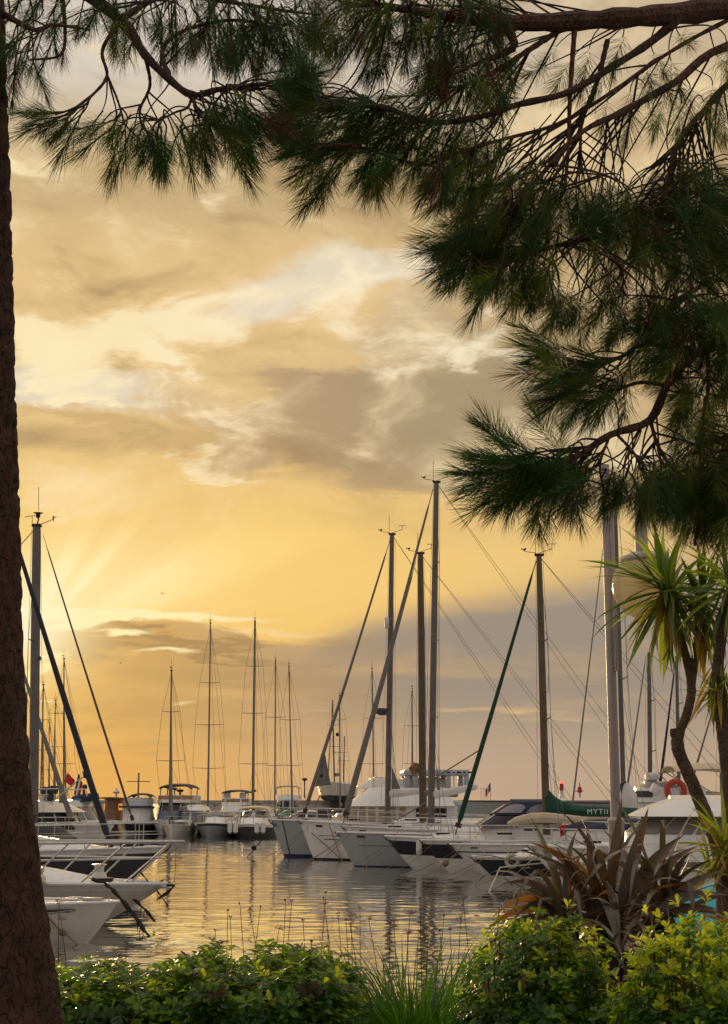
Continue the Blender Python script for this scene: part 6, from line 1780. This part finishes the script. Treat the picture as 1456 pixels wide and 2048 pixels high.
FLAX = [mat('flax_bronze', (0.11, 0.076, 0.046), .3, .35, 5, trans=.2, tcol=(.34, .17, .05)), mat('flax_olive_brown', (0.12, 0.105, 0.06), .3, .3, 5, trans=.16, tcol=(.20, .14, .05)),
        mat('flax_grey_purple', (0.21, 0.175, 0.15), .28, .25, 5, trans=.12, tcol=(.20, .13, .08)), mat('flax_orange', (0.18, 0.09, 0.035), .35, .3, 5, trans=.35, tcol=(.6, .25, .05))]
DEADL = [mat('dead_leaf', (0.13, 0.09, 0.06), .8, .3, 6, trans=.2, tcol=(.2, .12, .06)), mat('dead_leaf_dark', (0.05, 0.03, 0.022), .8, .3, 6)]
CORD0 = mat('flax_green', (0.07, 0.09, 0.03), .35, .3, 5, trans=.3, tcol=(.25, .3, .05))
D = 7.1
fb = at(1222, 1860, D); base = np.array([fb[0], D, GZ])
r_ = thing('flax_plant', 'purple brown spiky flax with long sword leaves around the lamp post foot', 'plant', tuple(base))
heads = [((1218, 1850), 7.1, 78, (.45, .78)), ((1130, 1850), 6.9, 50, (.38, .66)), ((1320, 1835), 7.2, 62, (.42, .74)), ((1235, 1910), 6.7, 22, (.3, .5))]
STALK = mat('flax_stalk', (0.05, 0.03, 0.022), .95, .4, 14, .8, 40)
for k, (pp, DD, n, L) in enumerate(heads):
    c = at(pp[0], pp[1], DD)
    MB().tube(list(smooth_path([np.array([base[0] + (c[0] - base[0]) * .5, DD, GZ + .02]) - base, np.array([c[0] + .02, DD, (GZ + c[2]) / 2]) - base, c - base], 12)), [.075, .07, .06, .055] if False else .062, 9).build('stalk', STALK, r_)
    crown_leaves(r_, base, c, n, L, .038, (-25, 82), (.5, 2.1), [FLAX[0], FLAX[1], FLAX[2], FLAX[1], FLAX[2], CORD0, FLAX[0], FLAX[2], FLAX[3]], 40 + k, kinks=True)
    crown_leaves(r_, base, c - np.array([0, 0, .08]), n // 3, (.3, .5), .05, (-80, -45), (.2, .8), DEADL, 50 + k)
# long showpiece blades that stand clear
rr = random.Random(77)
def blade(p0, p1, D0, D1, w, bow, m):
    a, e = at(*p0, D0), at(*p1, D1)
    d = e - a; L = np.linalg.norm(d)
    side = np.cross(d / L, np.array([0, 1, 0])); P = []
    upv = np.array([0, 0, 1.]) - d / L * (d / L)[2]
    for i in range(11):
        u = i / 10
        hw = w / 2 * (.5 + .5 * min(1, u / .3)) * (1 - max(0, (u - .5) / .5) ** 1.6) + .0005
        c = a + d * u + upv * bow * L * 4 * u * (1 - u)
        s_ = side / np.linalg.norm(side) * math.cos(.6 * u) + np.array([0, 1, 0]) * math.sin(.6 * u + .3)
        P.append([c + s_ * hw, c + np.array([0, .25 * hw, 0]), c - s_ * hw])
    o = MB().grid([[q - base for q in row] for row in P]).build('leaf', m, r_)
for p0, p1, w, bow, k in (((1215, 1830), (1243, 1600), .07, .02, 1), ((1230, 1840), (1297, 1614), .075, -.02, 0), ((1205, 1830), (1250, 1660), .05, .03, 0), ((1190, 1830), (1174, 1645), .045, -.03, 0),
                           ((1235, 1830), (1280, 1650), .06, .02, 2), ((1180, 1830), (1056, 1684), .06, .28, 0), ((1140, 1830), (1130, 1712), .05, .0, 0), ((1160, 1850), (965, 1870), .06, .22, 3), ((1150, 1860), (985, 1880), .05, .18, 1),
                           ((1240, 1830), (1370, 1668), .07, .12, 1), ((1260, 1840), (1400, 1690), .065, .16, 0), ((1250, 1840), (1350, 1690), .06, .1, 3), ((1130, 1840), (1000, 1770), .05, .2, 2), ((1200, 1840), (1090, 1740), .055, .2, 1),
                           ((1150, 1850), (975, 1845), .05, .25, 3), ((1140, 1840), (1005, 1810), .05, .3, 1), ((1150, 1860), (1000, 1890), .055, .16, 0), ((1180, 1840), (1030, 1700), .045, .25, 2), ((1130, 1850), (1020, 1850), .05, .3, 2), ((1190, 1850), (1110, 1690), .04, .1, 0), ((1290, 1850), (1456, 1790), .065, .14, 2), ((1300, 1860), (1470, 1850), .06, .2, 0), ((1310, 1850), (1450, 1740), .06, .15, 1), ((1280, 1850), (1440, 1820), .05, .12, 0)):
    blade(p0, p1, 7.0, 7.0 + rr.uniform(-.25, .2), w * .66, bow, FLAX[k])

CORD = [mat('cordyline_green', (0.055, 0.090, 0.020), .38, .3, 5, trans=.5, tcol=(.50, .62, .04)), mat('cordyline_dark', (0.05, 0.10, 0.024), .38, .3, 5, trans=.4, tcol=(.16, .26, .03)),
        mat('cordyline_gold', (0.20, 0.14, 0.03), .45, .25, 5, trans=.5, tcol=(.55, .36, .05))]
CBARK = mat('cordyline_bark', (0.11, 0.075, 0.05), .95, .35, 12, .9, 45)
def cordyline(label, D, trunk, rpx, crowns, seed, extra=()):
    W_ = [at(px, py, D) for px, py in trunk]
    g0 = np.array([W_[0][0] + .03, D, GZ]); base = g0
    root = thing('cordyline_tree', label, 'tree', tuple(g0))
    Q = smooth_path([g0] + W_, 60)
    rs = np.interp(np.linspace(0, 1, len(Q)), np.linspace(0, 1, len(rpx)), [q / FPX * D / 2 for q in rpx])
    v, f = bark_trunk(Q - base, rs, nu=28, dz=.012, plate=.03, depth=.006, seed=seed)
    link('trunk', np_mesh('trunk', v, f, CBARK), root)
    for pts, rp in extra:
        MB().tube(list(smooth_path([at(px, py, D) for px, py in pts], 12) - base), [q / FPX * D / 2 for q in np.interp(np.linspace(0, 1, len(smooth_path([at(px, py, D) for px, py in pts], 12))), np.linspace(0, 1, len(rp)), rp)], 9).build('limb', CBARK, root)
    for k, (px, py, dD, n, L, w, eln, ms) in enumerate(crowns):
        crown_leaves(root, base, at(px, py, D + dD), n, L, w, eln, (.05, .7), [CORD[i] for i in ms], seed * 7 + k)
    return root
cordyline('bent slender cordyline tree with two spiky leaf heads beside the globe lamp', 9.3, [(1452, 1790), (1440, 1700), (1413, 1634), (1383, 1562), (1356, 1497), (1359, 1463), (1374, 1428), (1383, 1369), (1364, 1285), (1344, 1237), (1337, 1195)],
          [46, 41, 35, 29, 27, 25, 21, 19, 17, 16, 15, 14], [(1337, 1180, 0, 115, (.42, .62), .034, (-75, 80), (0, 0, 1, 1)), (1337, 1190, 0, 18, (.3, .48), .04, (-85, -30), (2,)), (1402, 1200, .1, 80, (.3, .5), .034, (-75, 80), (0, 1, 1)), (1402, 1215, .1, 18, (.3, .46), .042, (-88, -35), (2,))], 61,
          extra=[([(1383, 1369), (1392, 1300), (1402, 1210)], [17, 15, 13]), ([(1358, 1480), (1349, 1468), (1347, 1457)], [22, 18, 13])])
cordyline('second slender cordyline trunk at the right edge with a small rosette halfway', 8.9, [(1475, 1720), (1464, 1600), (1452, 1500), (1442, 1420), (1436, 1340), (1446, 1250), (1456, 1190)], [36, 33, 30, 27, 24, 21, 19],
          [(1438, 1380, -.05, 40, (.15, .28), .014, (-60, 60), (0, 1)), (1462, 1170, 0, 60, (.3, .5), .034, (-70, 80), (0, 1)), (1440, 1340, 0, 34, (.2, .42), .03, (-85, -40), (0, 2))], 62)
cordyline('low yellow-green spiky cordyline crown at the foot of the right trunks', 8.4, [(1462, 1800), (1456, 1720)], [40, 36, 34], [(1452, 1700, 0, 70, (.28, .46), .026, (-40, 80), (0, 2, 0)), (1420, 1740, -.1, 30, (.25, .42), .022, (-30, 70), (0, 2))], 63)

# ------------------------------------------------------------------ grass clump and garlic flowers
GR = [mat('blade_green', (0.06, 0.17, 0.025), .4, .3, 4, trans=.45, tcol=(.18, .42, .02)), mat('blade_dark', (0.035, 0.10, 0.018), .4, .3, 4, trans=.35, tcol=(.10, .24, .02))]
r = random.Random(91)
c = np.array([HX(835, 6.3), 6.3, GZ + .3])
root = thing('grass_clump', 'arching bright green grass clump between the hedge and the round shrub', 'grass', (c[0], c[1], GZ))
for k in range(2):
    VV, FF, off = [], [], 0
    for i in range(1100):
        b = strap(1.0, .020, r.uniform(.5, 1.7), 7, .3, r.gauss(0, .3))
        v = np.array(b.v); L = r.uniform(.62, 1.02)
        M = Matrix.Rotation(r.uniform(0, 6.28), 3, 'Z') @ Matrix.Rotation(-R(min(89, r.uniform(52, 89))), 3, 'Y')
        v = (v * np.array([L, L * r.uniform(.4, .7), L])) @ np.array(M).T + np.array([r.gauss(0, .06), r.gauss(0, .06), .1 + r.uniform(-.05, .1)])
        VV.append(v); FF.append(np.array(b.f) + off); off += len(v)
    tag(link('blades', np_mesh('blades', np.concatenate(VV), np.concatenate(FF), GR[k]), root), kind='stuff')
STEMG = mat('flower_stalk', (0.045, 0.06, 0.03), .7, .3, 8)
PETAL = mat('mauve_petal', (0.30, 0.12, 0.26), .6, .2, 10, trans=.4, tcol=(.5, .2, .4))
BUD = mat('flower_bud', (0.10, 0.06, 0.06), .8, .3, 10)
def garlic(label, D, stalks, seed):
    r = random.Random(seed)
    b0 = np.mean([at(px, 1960, D) for px, _, _ in stalks], axis=0); base = np.array([b0[0], D, GZ])
    root = thing('garlic_plant', label, 'flowers', tuple(base))
    for px, py, op in stalks:
        t = at(px, py + r.gauss(0, 8), D + r.uniform(-.12, .12)) - base; lean = r.gauss(0, .07)
        st = MB().tube([(t[0] * .6 + lean, t[1] * .5, .02), (t[0] * .85 + lean * .6, t[1], t[2] * .5), tuple(t)], [.0026, .0022, .0015], 5).build('flower_stem', STEMG, root)
        h = MB()
        n = 9 if op else 4
        for k in range(n):
            a = r.uniform(0, 6.28); e = r.uniform(-.2, 1.3)
            d = np.array([math.cos(a) * math.cos(e), math.sin(a) * math.cos(e), math.sin(e)]) * (.02 if op else .007)
            h.tube([t, t + d], .0009, 3, caps=False)
            if op:
                for q in range(5):
                    qa = q * 1.257 + a; s1 = np.array([math.cos(qa), math.sin(qa), .3]) * .010; s2 = np.array([math.cos(qa + .5), math.sin(qa + .5), .3]) * .007; s3 = np.array([math.cos(qa - .5), math.sin(qa - .5), .3]) * .007
                    h.add([t + d, t + d + s2, t + d + s1 * 1.3, t + d + s3], [(0, 1, 2, 3)])
            else: h.ball(t + d, r.uniform(.0018, .0034), 5, 3, (1, 1, 1.6))
        h.build('flower_head', PETAL if op else BUD, st)
    for k in range(26):
        b = strap(1, .012, r.uniform(.2, .7), 6); v = b.mesh('leaf', GR[k % 2], True)
        o = link('leaf', v, root); o.matrix_local = Matrix.Translation((r.gauss(0, .12), r.gauss(0, .05), .25)) @ Matrix.Rotation(r.uniform(0, 6.28), 4, 'Z') @ Matrix.Rotation(-R(r.uniform(60, 88)), 4, 'Y') @ Matrix.Scale(r.uniform(.4, .72), 4)
garlic('loose stand of thin dark flower stalks behind the middle of the hedge', 7.4, [(431, 1860, 0), (456, 1826, 0), (461, 1835, 0), (480, 1815, 0), (499, 1826, 0), (521, 1813, 0), (558, 1856, 1), (571, 1806, 0), (584, 1806, 0), (606, 1845, 0), (622, 1868, 0)], 95)
garlic('tall flower stalks with closed heads left of the grass clump', 7.6, [(647, 1808, 0), (652, 1806, 0), (656, 1862, 0), (676, 1834, 0), (692, 1836, 0), (702, 1832, 1), (720, 1818, 0)], 96)
garlic('mauve garlic flowers on thin stalks rising behind the grass clump', 7.3, [(738, 1836, 1), (700, 1848, 1), (780, 1826, 1), (788, 1856, 1), (815, 1856, 1), (820, 1824, 1), (840, 1808, 0), (888, 1820, 0)], 97)
garlic('garlic flowers with the rightmost tall stalks beside the round shrub', 7.2, [(926, 1808, 1), (922, 1832, 1), (900, 1860, 0), (880, 1850, 0)], 98)
garlic('pale garlic flower by the pine trunk in front of the nearest boat', 7.0, [(118, 1812, 1), (122, 1850, 1)], 99)

# ------------------------------------------------------------------ globe lamp post
D = 10.0
LW = mat('lamp_white_paint', (0.44, 0.39, 0.36), .4, .07, 4, .1, 30)
p = at(1234, 1700, D); top = at(1214, 930, D)
r_ = thing('lamp_post', 'white lamp post with a hanging cream globe lamp, beside the spiky tree', 'lamp post', (p[0], D, GZ + .05))
q = lambda px, py: at(px, py, D) - np.array([p[0], D, GZ + .05])
b = MB(); b.lathe((0, 0, 0), [(.085, 0), (.085, .03), (.062, .06), (.054, .3), (.052, q(1232, 1652)[2]), (.056, q(1232, 1648)[2]), (.056, q(1232, 1640)[2]), (.036, q(1232, 1634)[2])], 20); b.build('base_sleeve', LW, r_)
z1, z2 = q(1232, 1634)[2], q(1216, 930)[2]
x2 = 0.0
MB().tube([(0, 0, z1), (0, 0, (z1 + z2) / 2), (x2, 0, z2)], [.035, .033, .030], 18).build('pole', LW, r_)
MB().tube([(.030, -.030, q(1233, 1343)[2]), (.030, -.030, q(1233, 1000)[2])], .015, 12).build('conduit', LW, r_)
gx = q(1276, 1183)[0]
za = q(1264, 1010)[2]
MB().tube([(x2, 0, za - .12), (x2 + .05, 0, za), (gx - .04, -.26, za + .02), (gx, -.29, za - .03)], .024, 10).build('arm', LW, r_)
MB().tube([(gx - .02, -.29, za), (gx - .02, -.29, q(1279, 1120)[2])], .043, 14).build('drop_pipe', LW, r_)
MB().lathe((gx, -.29, q(1279, 1135)[2]), [(.165, -.01), (.17, .0), (.165, .02), (.10, .05), (.03, .06)], 24).build('globe_cap', LW, r_)
GL = bpy.data.materials.new('milky_globe'); GL.use_nodes = True
t = GL.node_tree; t.nodes.clear()
o_ = t.nodes.new('ShaderNodeOutputMaterial'); pb = t.nodes.new('ShaderNodeBsdfPrincipled'); tr = t.nodes.new('ShaderNodeBsdfTranslucent'); tp_ = t.nodes.new('ShaderNodeBsdfTransparent')
nz = t.nodes.new('ShaderNodeTexNoise'); nz.inputs['Scale'].default_value = 4; cr_ = t.nodes.new('ShaderNodeValToRGB'); t.links.new(nz.outputs['Fac'], cr_.inputs[0])
cr_.color_ramp.elements[0].color = (.80, .70, .48, 1); cr_.color_ramp.elements[1].color = (.88, .80, .60, 1)
pb.inputs['Roughness'].default_value = .12; t.links.new(cr_.outputs[0], pb.inputs['Base Color']); t.links.new(cr_.outputs[0], tr.inputs[0]); tp_.inputs[0].default_value = (.95, .88, .70, 1)
m1 = t.nodes.new('ShaderNodeMixShader'); m1.inputs[0].default_value = .6; t.links.new(pb.outputs[0], m1.inputs[1]); t.links.new(tr.outputs[0], m1.inputs[2])
m2 = t.nodes.new('ShaderNodeMixShader'); m2.inputs[0].default_value = .22; t.links.new(m1.outputs[0], m2.inputs[1]); t.links.new(tp_.outputs[0], m2.inputs[2]); t.links.new(m2.outputs[0], o_.inputs[0])
MB().ball((gx, -.29, q(1279, 1184)[2]), .222, 36, 24).build('globe', GL, r_)
MB().lathe((gx, -.29, q(1279, 1150)[2]), [(.035, -.1), (.04, -.08), (.03, .05)], 12).build('bulb_holder', LW, r_)
